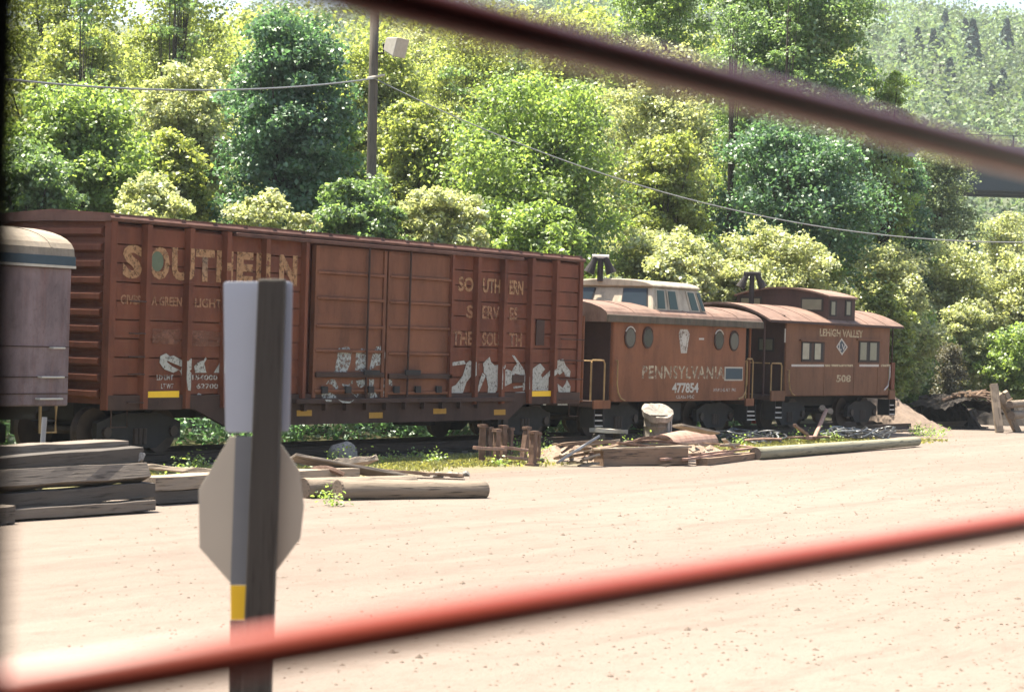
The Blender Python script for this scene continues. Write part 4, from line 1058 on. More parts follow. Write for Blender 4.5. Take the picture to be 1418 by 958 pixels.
for k in range(44):
    px = rg.uniform(772, 1060); py = rg.uniform(612, 640) if px < 960 else rg.uniform(608, 632)
    c = on_y(px, py, H(px, 644 if px < 960 else 636).y + rg.uniform(.1, 1.7)); c.z = max(c.z, .05); an = rg.gauss(-.25, .55); L = rg.uniform(.25, 1.0)
    d = Vector((math.cos(an), math.sin(an), rg.uniform(-.18, .18))) * L / 2
    o = timber('broken_slat', 'small broken slat or rusty strip scattered through the scrap heap', 'scrap', c - d, c + d, rg.uniform(.05, .16), rg.uniform(.015, .045), rg.choice([BOARD, BOARDBR, RUSTM, TIEPALE, BOARDBR]), rg.uniform(-.5, .5), .006, rg.uniform(-.02, .04), 'small slats and strips in the scrap heap', .003)
LIDM = paint('drum_lid', (0.20, 0.175, 0.145), (0.26, 0.23, 0.195), (0.12, 0.085, 0.06), 0.75, 5.0)
# oil drum with a crumpled lid
dp = H(908, 622, 0); dr = .30
drum = thing('steel_drum', 'battered grey drum topped by a tilted dented lid', 'drum', (dp.x, dp.y, 0))
zt_d = on_y(908, 574, dp.y).z
prof = [(0, dr), (.02, dr + .012), (.05, dr), (.33, dr), (.35, dr + .018), (.37, dr), (.64, dr), (.66, dr + .018), (.68, dr), (.97, dr), (1, dr + .012)]
MB().tube([(dp.x, dp.y, zt_d * k) for k, r in prof], [r for k, r in prof], 26).build('shell', DRUM, drum, smooth=True)
bm_ = MB(); rg = random.Random(4); n = 26; cen = Vector((dp.x - .02, dp.y - .03, zt_d + .10)); vs = [cen + Vector((0, 0, -.03))]
for ring, rr in ((.24, .0), (.38, .02)):
    for k in range(n):
        a = 2 * math.pi * k / n
        vs.append(cen + Vector((ring * math.cos(a), ring * math.sin(a), rg.uniform(-.025, .03) + .16 * math.cos(a - .75))))
for k in range(n):
    a = 2 * math.pi * k / n; vs.append(cen + Vector((.36 * math.cos(a), .36 * math.sin(a), -.12 + rg.uniform(-.03, .02) + .16 * math.cos(a - .75))))
fs = [(0, 1 + k, 1 + (k + 1) % n) for k in range(n)]
for q in (0, 1): fs += [(1 + q * n + k, 1 + (q + 1) * n + k, 1 + (q + 1) * n + (k + 1) % n, 1 + q * n + (k + 1) % n) for k in range(n)]
bm_.add(vs, fs).build('lid', LIDM, drum)
MB().box(dp.x - .05, dp.x + .03, dp.y - dr - .05, dp.y - dr + .0, .1, zt_d - .12).build('strap', STEEL, drum)
MB().box(dp.x + .16, dp.x + .22, dp.y - dr - .0, dp.y - dr + .06, .3, zt_d - .1).build('strap', STEEL, drum)
# half-round rusty trough
ta, tb = H(944, 628, .0), H(1000, 623, .0); r_t = .36
tt = (tb - ta); tt.z = 0; tt.normalize(); tp = Vector((-tt.y, tt.x, 0))
vs = []; nn = 14
for i, s in enumerate((0, .5, 1)):
    c = ta.lerp(tb, s) + tp * .5
    rr_ = r_t * (.82 if i == 0 else 1)
    for k in range(nn + 1):
        an = math.pi * k / nn
        vs.append(c + tp * (-rr_ * 1.15 * math.cos(an)) + Vector((0, 0, .12 + rr_ * math.sin(an))))
fs = [(i * (nn + 1) + k, (i + 1) * (nn + 1) + k, (i + 1) * (nn + 1) + k + 1, i * (nn + 1) + k + 1) for i in range(2) for k in range(nn)] + [tuple(range(nn, -1, -1)), tuple(range(2 * (nn + 1), 3 * (nn + 1)))]
tag(MB().add(vs, fs).build('rusty_tank', RUSTPINK, origin=tuple(ta), smooth=False), 'rust-pink half-round tank lying on the scrap heap right of drum', 'tank')
# coils of cable
def coil(name, label, px, py, z, rx, ry, n, mat, seed, r=.020):
    c = H(px, py, z); rg = random.Random(seed)
    root = thing(name, label, 'cable coil', (c.x, c.y, 0))
    for k in range(n):
        a0 = rg.uniform(0, 6.28); sx = rx * rg.uniform(.35, 1.1); sy = ry * rg.uniform(.35, 1.1); oz = .03 + k * .013 + rg.uniform(0, .05)
        cx_, cy_ = c.x + rg.uniform(-.5, .5), c.y + rg.uniform(-.3, .3); ph = rg.uniform(0, 6.28); tw = rg.uniform(-.4, .4)
        pts = []
        for t in np.linspace(0, 2 * math.pi * rg.uniform(.6, 1.0), 40):
            wob = 1 + .12 * math.sin(3 * t + ph) + .06 * math.sin(7 * t)
            u_, v_ = sx * wob * math.cos(t + a0), sy * wob * math.sin(t + a0)
            pts.append((cx_ + u_ * math.cos(tw) - v_ * math.sin(tw), cy_ + u_ * math.sin(tw) + v_ * math.cos(tw), max(.03, oz + z * .35 + .10 * math.sin(2 * t + ph))))
        MB().tube(pts, r * rg.uniform(.7, 1.3), 6).build('loop', mat if k % 5 else CABLEG, root, smooth=True)
coil('cable_coil', 'loose coils of black and grey cable right of the rusty tank', 1038, 605, .16, 1.25, .8, 13, CABLE, 1)
coil('cable_coil', 'tangled black cable coil at right end below brown caboose', 1185, 602, .14, 1.6, .75, 15, CABLE, 2)
# long pale pole and its neighbours
log('fallen_pole', 'long pale fallen pole lying on dirt below the brown caboose', H(1046, 628, .14), H(1270, 611, .14), .145, .115, CONDUIT, 'pole', 16, 12, .01)
timber('scrap_board', 'thin pale lath along the front of the fallen pole', 'board', H(1055, 634, .03), H(1135, 626, .03), .12, .04, BOARD, 0, .006)
rock('rubble_stone', 'small white lump in front of the fallen pole', (H(1125, 628).x, H(1125, 628).y, .03), .10, .08, .06, 77)
# pipe with flared head, leaning
ja, jb = H(1128, 606, .12), on_y(1144, 568, H(1130, 606).y)
lev = thing('bent_pipe', 'rusty bent pipe with two round pale end caps sticking up', 'pipe', (ja.x, ja.y, 0))
MB().tube([H(1118, 606, .15), ja, jb], .06, 10).build('tube', RUSTPINK, lev)
for s in (-1, 1):
    c = jb + Rt * (.11 * s) + Vector((0, 0, .04 * -s))
    MB().tube([c - Fw * .05 + Vector((0, 0, .03)), c + Fw * .04], [.085, .10], 12).build('end_cap', BOARD, lev)
timber('metal_bar', 'dark rusty bar leaning left of the bent pipe', 'scrap metal', H(1100, 588, .65), H(1118, 602, .25), .08, .06, RUSTM)
timber('scrap_board', 'rusty flat strip under the bent pipe', 'board', H(1090, 606, .16), H(1165, 604, .14), .16, .05, RUSTM)
rbx = H(1083, 600, .0)
rbt = thing('red_can', 'small red metal can beside the caboose steps', 'can', (rbx.x, rbx.y + .9, .25))
MB().box(rbx.x - .16, rbx.x + .16, rbx.y + .78, rbx.y + 1.02, .25, .62).build('body', REDP, rbt, bevel=.03)
MB().box(rbx.x - .03, rbx.x + .03, rbx.y + .86, rbx.y + .94, .62, .70).build('spout', REDP, rbt)

# dirt bank and brush heap at the end of the siding
bank_m = plain('bank_earth', (0.15, 0.112, 0.086), 0.95, 0, 0.6, 4)
def bank(px0, px1, py, depth, zmax, seed):
    a, b = H(px0, py), H(px1, py); rg = random.Random(seed); n, k = 40, 26; vs = []
    t = b - a; per = Vector((-t.y, t.x, 0)).normalized()
    for i in range(n + 1):
        for j in range(k + 1):
            u, v = i / n, j / k
            env = min(1, v * 1.6) * (math.sin(math.pi * min(1, u * .95 + .02)) ** .5) * min(1, (1 - v) * 3)
            p = a.lerp(b, u) + per * (depth * v)
            vs.append((p.x, p.y, -.06 + env * zmax + rg.uniform(-.05, .05) * (env > .02)))
    fs = [(i * (k + 1) + j, (i + 1) * (k + 1) + j, (i + 1) * (k + 1) + j + 1, i * (k + 1) + j + 1) for i in range(n) for j in range(k)]
    o = MB().add(vs, fs).build('dirt_bank', bank_m, origin=tuple((a + b) / 2), smooth=True)
    tag(o, 'raised dirt bank at the end of the siding', 'bank', kind='structure')
bank(1276, 1326, 597, 4.6, 1.4, 3)
bank(1410, 1560, 590, 10, .5, 4)
hp = H(1345, 594, 0)
brush = thing('brush_heap', 'dark hollow heap of earth and branches left of leaning timbers', 'brush heap', (hp.x, hp.y, 0))
rg = random.Random(9)
# a dark scooped hollow: earth at the back and sides, an added lip of soil and branches that shades the front
a, b = H(1305, 594), H(1388, 596); t = (b - a); per = Vector((-t.y, t.x, 0)).normalized(); n, k = 24, 10
def lump(zf, v0, v1, nm):
    vs = []
    for i in range(n + 1):
        for j in range(k + 1):
            u, v = i / n, v0 + (v1 - v0) * j / k
            p = a.lerp(b, u) + per * (3.0 * v)
            vs.append((p.x + rg.uniform(-.05, .05), p.y + rg.uniform(-.05, .05), zf(u, v, j / k) + rg.uniform(-.05, .05)))
    fs = [(i * (k + 1) + j, (i + 1) * (k + 1) + j, (i + 1) * (k + 1) + j + 1, i * (k + 1) + j + 1) for i in range(n) for j in range(k)]
    return MB().add(vs, fs).build(nm, SOIL, brush)
rise_ = lambda u: .25 + .75 * math.sin(math.pi * min(1, u * .8 + .12)) ** .7
lump(lambda u, v, w: min(1.0, w * 1.3) * rise_(u) - .05, .55, 1.0, 'earth_core')
lump(lambda u, v, w: rise_(u) + .10 - .10 * (1 - w), -.06, 1.05, 'earth_shade_lip')
for i in range(26):
    u = rg.uniform(0.05, 1.0); p = a.lerp(b, u) + per * rg.uniform(-.2, 1.4); z = rise_(u) + rg.uniform(.08, .22)
    an = rg.uniform(-.6, .6); L = rg.uniform(.5, 1.3)
    d = (t.normalized() * math.cos(an) + per * math.sin(an))
    MB().tube([p + Vector((0, 0, z)), p + d * L * .5 + Vector((0, 0, z + rg.uniform(-.05, .12))), p + d * L + Vector((0, 0, z + rg.uniform(-.2, .25)))], [.06, .05, .03], 6).build('branch', BOARDBR if i % 3 else BARK, brush)
for (a0, b0, a1, b1, w, l) in ((1376, 532, 1384, 599, .24, 'upright squared timber prop at left of the leaning trio'), (1383, 545, 1409, 598, .22, 'middle timber leaning in the trio at right edge'), (1392, 542, 1413, 588, .20, 'pale timber leaning behind the trio, rightmost')):
    pbm = H(a1, b1, .0); pbm = H(a1, b1 if b1 > 585 else 592, 0) if b1 < 585 else pbm
    yy = pbm.y
    timber('leaning_timber', l, 'timber', on_y(a1, b1, yy), on_y(a0, b0, yy + .35), w, w * .8, LOGW if w != .20 else BOARD, .3, .01)
log('log', 'log lying on the heap at far right frame edge', H(1398, 560, .9), H(1450, 556, .9), .12, .12, LOGW)
log('log', 'lower thinner log at far right frame edge', H(1400, 575, .55), H(1450, 570, .55), .13, .11, LOGW)
mound('debris_mound', SOIL, 1388, 1480, 590, 3.0, .85, 8, 'dark debris mound behind the leaning timbers at right', 'debris')

# ================================================================== ROAD SIGN in the foreground
SD = 10.75
def SP(px, py, d=SD): return on_d(px, py, d)
s_bot = SP(330, 1172); sb = Vector((s_bot.x, s_bot.y, 0))
sign = thing('road_sign', 'backs of an octagonal and a rectangular sign on a dark wooden post', 'road sign', tuple(sb))
# post: squared timber leaning slightly right; two faces in view
def ring(pxl, pxr, py, d):
    L, Rr = SP(pxl, py, d), SP(pxr, py, d)
    bk = Vector((Fw.x, Fw.y, 0)).normalized() * .13
    return [L, Rr, Rr + bk - Rt * .0, L + bk]
rb_, rt_ = ring(325, 366, 1175, SD), ring(357, 393.5, 386, SD)
post = MB().add(rb_ + rt_, [(0, 1, 2, 3), (7, 6, 5, 4), (0, 4, 5, 1), (1, 5, 6, 2), (2, 6, 7, 3), (3, 7, 4, 0)]).build('post', POSTW, sign, bevel=.012)
bk = Vector((Fw.x, Fw.y, 0)).normalized()
def plate(name, mat, pts, d, t=.008):
    f = [SP(x, y, d) for x, y in pts]; n = len(f); g = [p + bk * t for p in f]
    return MB().add(f + g, [tuple(range(n)), tuple(range(2 * n - 1, n - 1, -1))] + [(i, (i + 1) % n, n + (i + 1) % n, n + i) for i in range(n)]).build(name, mat, sign, bevel=.002)
plate('rectangular_plate', SKYBACK, [(309.5, 393), (313, 390), (401, 390), (405, 393), (401, 594), (398, 597), (316, 599), (312, 596)], SD + .14)
plate('octagonal_plate', TANBACK, [(319, 604), (383, 606), (414, 650), (421, 700), (416, 745), (383, 790), (322, 810), (276, 758), (275, 678)], SD + .15)
STRIPG = plain('grey_strip_paint', (0.15, 0.15, 0.15), 0.6, 0, .15, 3)
plate('grey_strip', STRIPG, [(326, 604), (349, 604), (341, 809.5), (319, 809.5)], SD + .135)
plate('yellow_strip', YELLOW, [(319, 810), (341, 810), (339, 858), (319.5, 858)], SD + .135)
plate('lower_board', POSTW, [(318.5, 858.5), (339, 858.5), (330, 1170), (314, 1170)], SD + .135)

# ================================================================== THE OPEN CAR WE STAND IN
YB = 1.73 * math.sin(YAW) * 1.0
def onrail(px, py): return on_y(px, py, YB)
zu = (onrail(709, 52).z + onrail(1300, 196).z) / 2; zlw = (onrail(200, 915).z + onrail(1200, 756).z) / 2
ride = thing('viewing_car', 'car the view is taken from: blurred red guard bars and black window post', 'rail car', (1.5, YB, 0))
BRAD = .0148
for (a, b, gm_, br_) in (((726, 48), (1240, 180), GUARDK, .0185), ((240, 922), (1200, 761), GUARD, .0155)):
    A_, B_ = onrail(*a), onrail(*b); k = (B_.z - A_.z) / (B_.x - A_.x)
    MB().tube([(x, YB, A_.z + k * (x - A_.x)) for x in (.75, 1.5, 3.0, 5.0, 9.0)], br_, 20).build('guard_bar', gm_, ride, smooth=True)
xp0 = on_y(27, 479, YB - .05).x
MB().box(xp0 - .14, xp0, YB - .05, YB + .06, 1.96, 3.74).build('corner_post', BLACKP, ride, bevel=.008)
MB().box(9.0, 9.12, YB - .05, YB + .06, 1.96, 3.74).build('corner_post', BLACKP, ride, bevel=.008)
MB().box(-2, 9.12, YB - .04, YB + .05, .95, 1.95).build('side_panel', COACHP, ride, bevel=.01)
MB().box(-2, 9.12, YB - 2.8, YB - .05, .95, 1.10).build('floor', BLACKP, ride)
MB().box(-2, 9.12, YB - 2.9, YB + .08, 3.75, 3.85).build('roof', BLACKP, ride)
MB().box(-2, 9.12, YB - 2.9, YB - 2.81, .95, 3.74).build('far_wall', BLACKP, ride)
MB().box(-2.1, -2.01, YB - 2.9, YB + .05, .95, 3.74).build('end_wall', BLACKP, ride)
for x in (-1, 0.9, 6.0, 7.9):
    for y in (YB - 2.1, YB - .66):
        MB().tube([(x, y - .06, .42), (x, y + .06, .42)], .42, 24).build('wheel', WHEEL, ride)
    MB().tube([(x, YB - 2.2, .42), (x, YB - .56, .42)], .07, 10).build('axle', WHEEL, ride)
for x in (-.05, 6.95): MB().box(x - 1.2, x + 1.2, YB - 2.0, YB - .8, .55, .949).build('bogie', IRON, ride)

# ================================================================== VEGETATION
def leaf_obj(name, C, Nn, S, mat, parent=None, origin=(0, 0, 0), tint=(0.55, 1.35), hue=.07, rng=RNG):
    n = len(C)
    u = rng.normal(size=(n, 3)); u -= (u * Nn).sum(1, keepdims=True) * Nn; u /= np.linalg.norm(u, axis=1, keepdims=True) + 1e-9
    v = np.cross(Nn, u); s = S[:, None]
    V = np.stack([C - u * s * .5, C + v * s * .36 + Nn * s * .10 + u * s * .05, C + u * s * .58 - Nn * s * .06, C - v * s * .36 + Nn * s * .10 + u * s * .05], 1).reshape(-1, 3)
    o = np.array(WO[parent.name] if parent else origin)
    V = V - o
    me = bpy.data.meshes.new(name)
    me.vertices.add(4 * n); me.vertices.foreach_set('co', V.astype(np.float32).ravel())
    me.loops.add(4 * n); me.loops.foreach_set('vertex_index', np.arange(4 * n, dtype=np.int32))
    me.polygons.add(n); me.polygons.foreach_set('loop_start', np.arange(0, 4 * n, 4, dtype=np.int32))
    me.update(calc_edges=True)
    k = rng.uniform(tint[0], tint[1], n); w = rng.uniform(-hue, hue, n)
    colr = np.stack([k * (1 + w), k, k * (1 - w), np.ones(n)], 1)
    at = me.attributes.new('tint', 'FLOAT_COLOR', 'POINT')
    at.data.foreach_set('color', np.repeat(colr, 4, axis=0).astype(np.float32).ravel())
    me.materials.append(mat)
    ob = bpy.data.objects.new(name, me); COL.objects.link(ob)
    if parent: ob.parent = parent
    else: ob.location = origin
    WO[ob.name] = tuple(o)
    return ob
def unit(a): return a / (np.linalg.norm(a, axis=1, keepdims=True) + 1e-9)
def clump_leaves(cc, cr, per, rng, flat=.45, upb=.8):
    """leaves for clumps at cc (k,3) with radii cr (k): flattened pads, denser on the outer skin"""
    k = len(cc)
    d = unit(rng.normal(size=(k, per, 3)).reshape(-1, 3)).reshape(k, per, 3)
    r = rng.uniform(0.0, 1.0, (k, per, 1)) ** .42 * rng.uniform(.75, 1.25, (k, per, 1))
    off = d * r * cr[:, None, None]; off[..., 2] *= flat
    off[..., 2] -= .22 * (off[..., 0] ** 2 + off[..., 1] ** 2) / cr[:, None]
    C = (cc[:, None, :] + off).reshape(-1, 3)
    nn = rng.normal(size=C.shape) * .75 + d.reshape(-1, 3) * .45 + np.array([0, 0, upb])
    return C, unit(nn)
GREENS = {
 'yellow': leafmat('leaf_yellow_green', (0.205, 0.238, 0.078), .54, gloss=.05),
 'bright': leafmat('leaf_bright_green', (0.160, 0.225, 0.066), .54, gloss=.06),
 'mid': leafmat('leaf_mid_green', (0.120, 0.185, 0.074), .50, gloss=.07),
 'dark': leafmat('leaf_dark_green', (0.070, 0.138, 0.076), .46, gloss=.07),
 'pale': leafmat('leaf_pale_green', (0.285, 0.305, 0.172), .50, gloss=.07),
 'grey': leafmat('leaf_grey_green', (0.135, 0.172, 0.100), .44, gloss=.04),
 'hill': leafmat('leaf_hill', (0.120, 0.165, 0.092), .3, gloss=.02),
 'hilldark': leafmat('leaf_hill_conifer', (0.036, 0.068, 0.048), .15, gloss=.02),
 'dead': leafmat('leaf_dead_brush', (0.11, 0.10, 0.07), .2, gloss=.03)}
def tree(name, label, cat, px0, px1, ytop, ybot, depth, mat, nclump=230, per=110, leaf=.17, shape=.4, cr=(.45, .95), flat=.5, group=None, lean=0.0, trunk_r=.14, gapw=1.3, upb=.6, skin=.5):
    rng = np.random.default_rng(abs(hash((label,))) % 1000 if False else sum(map(ord, label)))
    pc = (px0 + px1) / 2
    top = on_d(pc, ytop, depth); bot = on_d(pc, ybot, depth)
    cx, cy = bot.x, bot.y; gz = hmap(cx, cy) - .1
    rad = (px1 - px0) / 2 * depth / FPX
    zlo, zhi = max(bot.z, gz + .1), top.z
    root = thing(name, label, cat, (cx, cy, gz), group)
    H_ = zhi - zlo
    nlobe = int(9 + nclump / 18)
    lt = np.linspace(.06, .93, nlobe) + rng.uniform(-.05, .05, nlobe)
    lp = np.sin(np.pi * np.clip(lt * .80 + .14, 0, 1)) ** .42 * (1 - .3 * (lt - .3) * shape)
    la2 = rng.uniform(0, 6.28) + np.arange(nlobe) * 2.4 + rng.uniform(-.5, .5, nlobe)
    lrad = np.clip(rad * rng.uniform(.34, .58, nlobe) * (.55 + .5 * lp), .35, 2.6)
    ld = np.maximum(0, rad * lp - lrad) * rng.uniform(.55, 1.08, nlobe)
    LC = np.stack([cx + ld * np.cos(la2) + lean * lt, cy + ld * np.sin(la2), zlo + lt * H_], 1)
    LC[:, 2] = np.minimum(LC[:, 2], zhi - lrad * .55)
    w_ = lrad ** 2; w_ = w_ / w_.sum()
    li = rng.choice(nlobe, nclump, p=w_)
    dv = unit(rng.normal(size=(nclump, 3)) + np.array([0, 0, .25]))
    cc = LC[li] + dv * (lrad[li] * rng.uniform(.5, 1.05, nclump))[:, None] * np.array([1, 1, .8])
    cc[:, 2] = np.maximum(cc[:, 2], gz + .25)
    cr_ = rng.uniform(cr[0], cr[1], len(cc)) * np.clip(rad / 3.2, .5, 1.0) * 1.12
    C, Nn = clump_leaves(cc, cr_, per, rng, flat, upb)
    S = rng.uniform(.45, 1.15, len(C)) * leaf * .88
    # clump-wise tint so boughs differ
    ob = leaf_obj('crown', C, Nn, S, mat, root, rng=rng)
    # trunk and limbs
    m = MB()
    tz = zlo + (zhi - zlo) * .72
    m.tube([(cx, cy, gz), (cx + .03, cy, gz + (tz - gz) * .4), (cx + lean * .4, cy + .05, tz)], [trunk_r, trunk_r * .75, trunk_r * .2], 9)
    idx = rng.choice(len(cc), min(26, len(cc)), replace=False)
    for i in idx:
        e = cc[i]; s = rng.uniform(.15, .75); zb = gz + (tz - gz) * s
        zb = min(zb, e[2] - .2) if e[2] - .2 > gz else gz + .2
        b0 = Vector((cx, cy, zb)); e = Vector(e); mid = b0.lerp(e, .5) + Vector((0, 0, .15 * (e - b0).length))
        m.tube([b0, mid, e], [trunk_r * .42, trunk_r * .28, trunk_r * .08], 6, caps=False)
    m.build('trunk', BARK, root, smooth=True, fix=False)
    return root
def bush(label, px0, px1, ytop, ybot, depth, mat, n=70, per=100, leaf=.16, group='bushes behind the siding', name='bush', flat=.55, cr=(.35, .7)):
    return tree(name, label, 'bush', px0, px1, ytop, ybot, depth, mat, int(n * 1.5), per, leaf, .2, cr, flat, group, 0, .05, 1.9, .8, .35)

TG = 'trees behind the siding'
T = tree
T('tall_tree', 'tall pale yellow-green tree at the far left, wispy crown', 'tree', -60, 200, -140, 260, 74, GREENS['yellow'], 350, 101, .17, group=TG, gapw=1.2, trunk_r=.12)
T('tall_tree', 'pale tree with thin dark bare trunk showing at upper left', 'tree', 150, 340, -120, 250, 78, GREENS['yellow'], 225, 91, .17, group=TG, gapw=.9, trunk_r=.13)
T('leafy_tree', 'bushy green tree with drooping leaves at left behind boxcar end', 'tree', -10, 225, 120, 330, 57, GREENS['bright'], 325, 110, .16, group=TG, shape=.5, gapw=1.5)
T('leafy_tree', 'low dark shrubby tree in the left corner under the cable', 'tree', -40, 120, 200, 340, 53, GREENS['mid'], 137, 104, .15, group=TG, shape=.5)
T('maple_tree', 'dense dark blue-green maple left of the utility pole', 'tree', 275, 500, 15, 320, 60, GREENS['dark'], 412, 110, .17, group=TG, shape=.8, gapw=1.5)
T('leafy_tree', 'pale leafy tree between the yellow tree and the dark maple', 'tree', 170, 340, 85, 310, 64, GREENS['pale'], 250, 104, .16, group=TG)
T('leafy_tree', 'light green tree right behind the utility pole', 'tree', 420, 620, 60, 320, 74, GREENS['yellow'], 337, 104, .16, group=TG, gapw=1.2)
T('leafy_tree', 'slender grey-green tree with visible stems right of the pole', 'tree', 540, 750, 40, 310, 86, GREENS['yellow'], 325, 97, .17, group=TG, gapw=1.0)
T('leafy_tree', 'big bright green tree in the middle above the boxcar', 'tree', 600, 885, 118, 360, 65, GREENS['bright'], 450, 114, .165, group=TG, shape=.6, gapw=1.5)
T('leafy_tree', 'pale tree between the bright one and the tall maple', 'tree', 800, 1010, 60, 350, 76, GREENS['pale'], 337, 104, .17, group=TG, gapw=1.2)
T('leafy_tree', 'yellowish tree showing above the bright middle tree', 'tree', 660, 900, 22, 250, 95, GREENS['yellow'], 325, 97, .20, group=TG, gapw=1.0)
T('maple_tree', 'tallest maple with broad crown right of centre', 'tree', 925, 1260, -130, 360, 82, GREENS['mid'], 700, 123, .20, group=TG, shape=.55, gapw=1.5, trunk_r=.22)
T('maple_tree', 'dark lower maple under the tallest crown', 'tree', 960, 1235, 170, 370, 74, GREENS['dark'], 325, 110, .18, group=TG, shape=.3, gapw=1.4)
T('maple_tree', 'upper left crown of maple beside the tallest one', 'tree', 810, 1010, -110, 160, 90, GREENS['bright'], 287, 104, .2, group=TG, gapw=1.0)
T('leafy_tree', 'slim leaning tree whose branch tips reach out over the hill', 'tree', 1170, 1275, 85, 330, 82, GREENS['bright'], 112, 91, .18, group=TG, gapw=.9, lean=.8)
T('feathery_tree', 'soft grey-green feathery tree below the bridge end', 'tree', 1225, 1365, 205, 380, 98, GREENS['grey'], 262, 117, .15, group=TG, shape=.9, gapw=1.6)
T('feathery_tree', 'pale feathery tree at the right edge under the bridge', 'tree', 1330, 1450, 300, 420, 105, GREENS['pale'], 162, 104, .17, group=TG)
T('feathery_tree', 'dark tree standing between tall maple and feathery tree', 'tree', 1180, 1300, 215, 400, 90, GREENS['dark'], 187, 104, .18, group=TG)
for (lab, a, b, yt, ybm, dd, g_, nn) in (
    ('light green tree filling the gap left of the dark maple top', 200, 330, 20, 260, 92, 'yellow', 220),
    ('pale green tree filling the space behind the floodlight', 480, 640, 45, 280, 98, 'pale', 240),
    ('fresh green young tree just right of the utility pole', 505, 640, 130, 330, 68, 'yellow', 220),
    ('fresh green tree low between the dark maple and the pole', 400, 520, 150, 330, 66, 'bright', 180),
    ('yellow-green low tree below the pale left tree', 170, 300, 190, 330, 60, 'yellow', 170),
    ('light tree between middle tree and dark lower maple', 850, 990, 190, 370, 70, 'yellow', 230),
    ('light leafy tree over the cable at upper left', 20, 190, 40, 230, 70, 'yellow', 230),
    ('bright tree showing right of the tall maple trunk', 1140, 1260, 230, 390, 86, 'bright', 160)):
    T('leafy_tree', lab, 'tree', a, b, yt, ybm, dd, GREENS[g_], nn, 100, .17, group=TG)
for (lab, a, b, yt, ybm, dd, nn, tr) in (
    ('slender tree with a bare dark stem rising at upper left', 205, 270, -50, 140, 66, 26, .085),
    ('thin bare-stemmed sapling left of the bright middle tree', 600, 640, 90, 250, 72, 14, .05),
    ('thin dark-stemmed sapling above the bright middle tree', 685, 735, 60, 200, 76, 16, .05),
    ('slender stem with sparse leaves before the tall maple, left', 985, 1035, -40, 230, 74, 22, .07),
    ('slender stem with sparse leaves before the tall maple, right', 1060, 1110, -60, 200, 75, 22, .07),
    ('thin leaning sapling at the left edge of the wood', 85, 135, -20, 180, 64, 18, .05)):
    T('slender_tree', lab, 'tree', a, b, yt, ybm, dd, GREENS['mid'], nn, 60, .14, group=TG, trunk_r=tr, cr=(.4, .7), lean=.3)
# bushes
B3 = dict(per=95)
bush('low pale bush above the left end of boxcar roof', 110, 300, 255, 420, 54, GREENS['pale'], 130)
bush('pale bush above the boxcar roof under the dark maple', 280, 440, 262, 430, 54, GREENS['pale'], 120)
bush('green bush at the foot of the utility pole', 410, 570, 250, 430, 56, GREENS['mid'], 130)
bush('pale green bush right of the utility pole foot', 530, 690, 268, 440, 57, GREENS['pale'], 130)
bush('bright bush under the big bright middle tree', 660, 840, 290, 450, 59, GREENS['bright'], 150)
bush('cream-green bush mound behind the cream cupola', 820, 1010, 326, 480, 65, GREENS['pale'], 240)
bush('cream-green bush mound between the two cupolas', 960, 1170, 322, 490, 70, GREENS['pale'], 260)
bush('bright bush just behind the brown caboose roof', 1040, 1190, 350, 500, 74, GREENS['yellow'], 170)
bush('pale bush right behind the brown cupola', 1140, 1310, 348, 540, 78, GREENS['pale'], 250)
bush('large pale bush right of the brown caboose', 1220, 1400, 345, 570, 90, GREENS['pale'], 300, 95, .18)
bush('broad pale bush at the right edge of the yard', 1330, 1500, 350, 580, 90, GREENS['pale'], 300, 95, .18)
bush('green bush low beside the end of brown caboose', 1225, 1320, 440, 580, 82, GREENS['bright'], 170, 85, .16)
bush('green bush above the leaning timbers at right', 1350, 1480, 450, 580, 83, GREENS['bright'], 190, 85, .16)
bush('dark bush in the gap below cream mounds', 1090, 1240, 410, 520, 84, GREENS['mid'], 120)
for (lab, a, b, yt, ybm, dd, g_, nn) in (
    ('pale small bush peeking above the cream cupola', 880, 970, 352, 470, 62, 'pale', 110),
    ('pale small bush left of the brown smokejack', 960, 1060, 365, 470, 66, 'pale', 120),
    ('yellowish small bush at the right end of brown caboose roof', 1180, 1270, 395, 540, 74, 'yellow', 140),
    ('pale bush low right of the dirt bank', 1280, 1380, 420, 570, 84, 'pale', 180),
    ('cream-green bush high at the right edge', 1380, 1470, 360, 520, 94, 'pale', 180),
    ('pale bush under the feathery tree', 1190, 1290, 350, 470, 92, 'pale', 170)):
    bush(lab, a, b, yt, ybm, dd, GREENS[g_], nn)
b_ = bush('grey dead brush hanging over the brush heap', 1285, 1345, 478, 575, 74, GREENS['dead'], 60, 90, .10, None, 'dead_brush', 1.0, (.3, .5))
b_['group'] = ''; del b_['group']
# undergrowth behind the track that closes the view below the cars
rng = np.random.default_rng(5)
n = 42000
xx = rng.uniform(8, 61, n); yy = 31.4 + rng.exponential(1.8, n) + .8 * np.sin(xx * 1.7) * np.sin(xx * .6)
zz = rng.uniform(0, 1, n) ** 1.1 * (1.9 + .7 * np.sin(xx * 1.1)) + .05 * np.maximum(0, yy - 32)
tag(leaf_obj('undergrowth', np.stack([xx, yy, zz], 1), unit(rng.normal(size=(n, 3)) * .7 + [0, 0, .9]), rng.uniform(.10, .20, n), GREENS['dark'], rng=rng), 'low leafy undergrowth behind the siding, seen beneath the cars', 'undergrowth', kind='stuff')  # dark leaf colour stands in for the shade under the trees
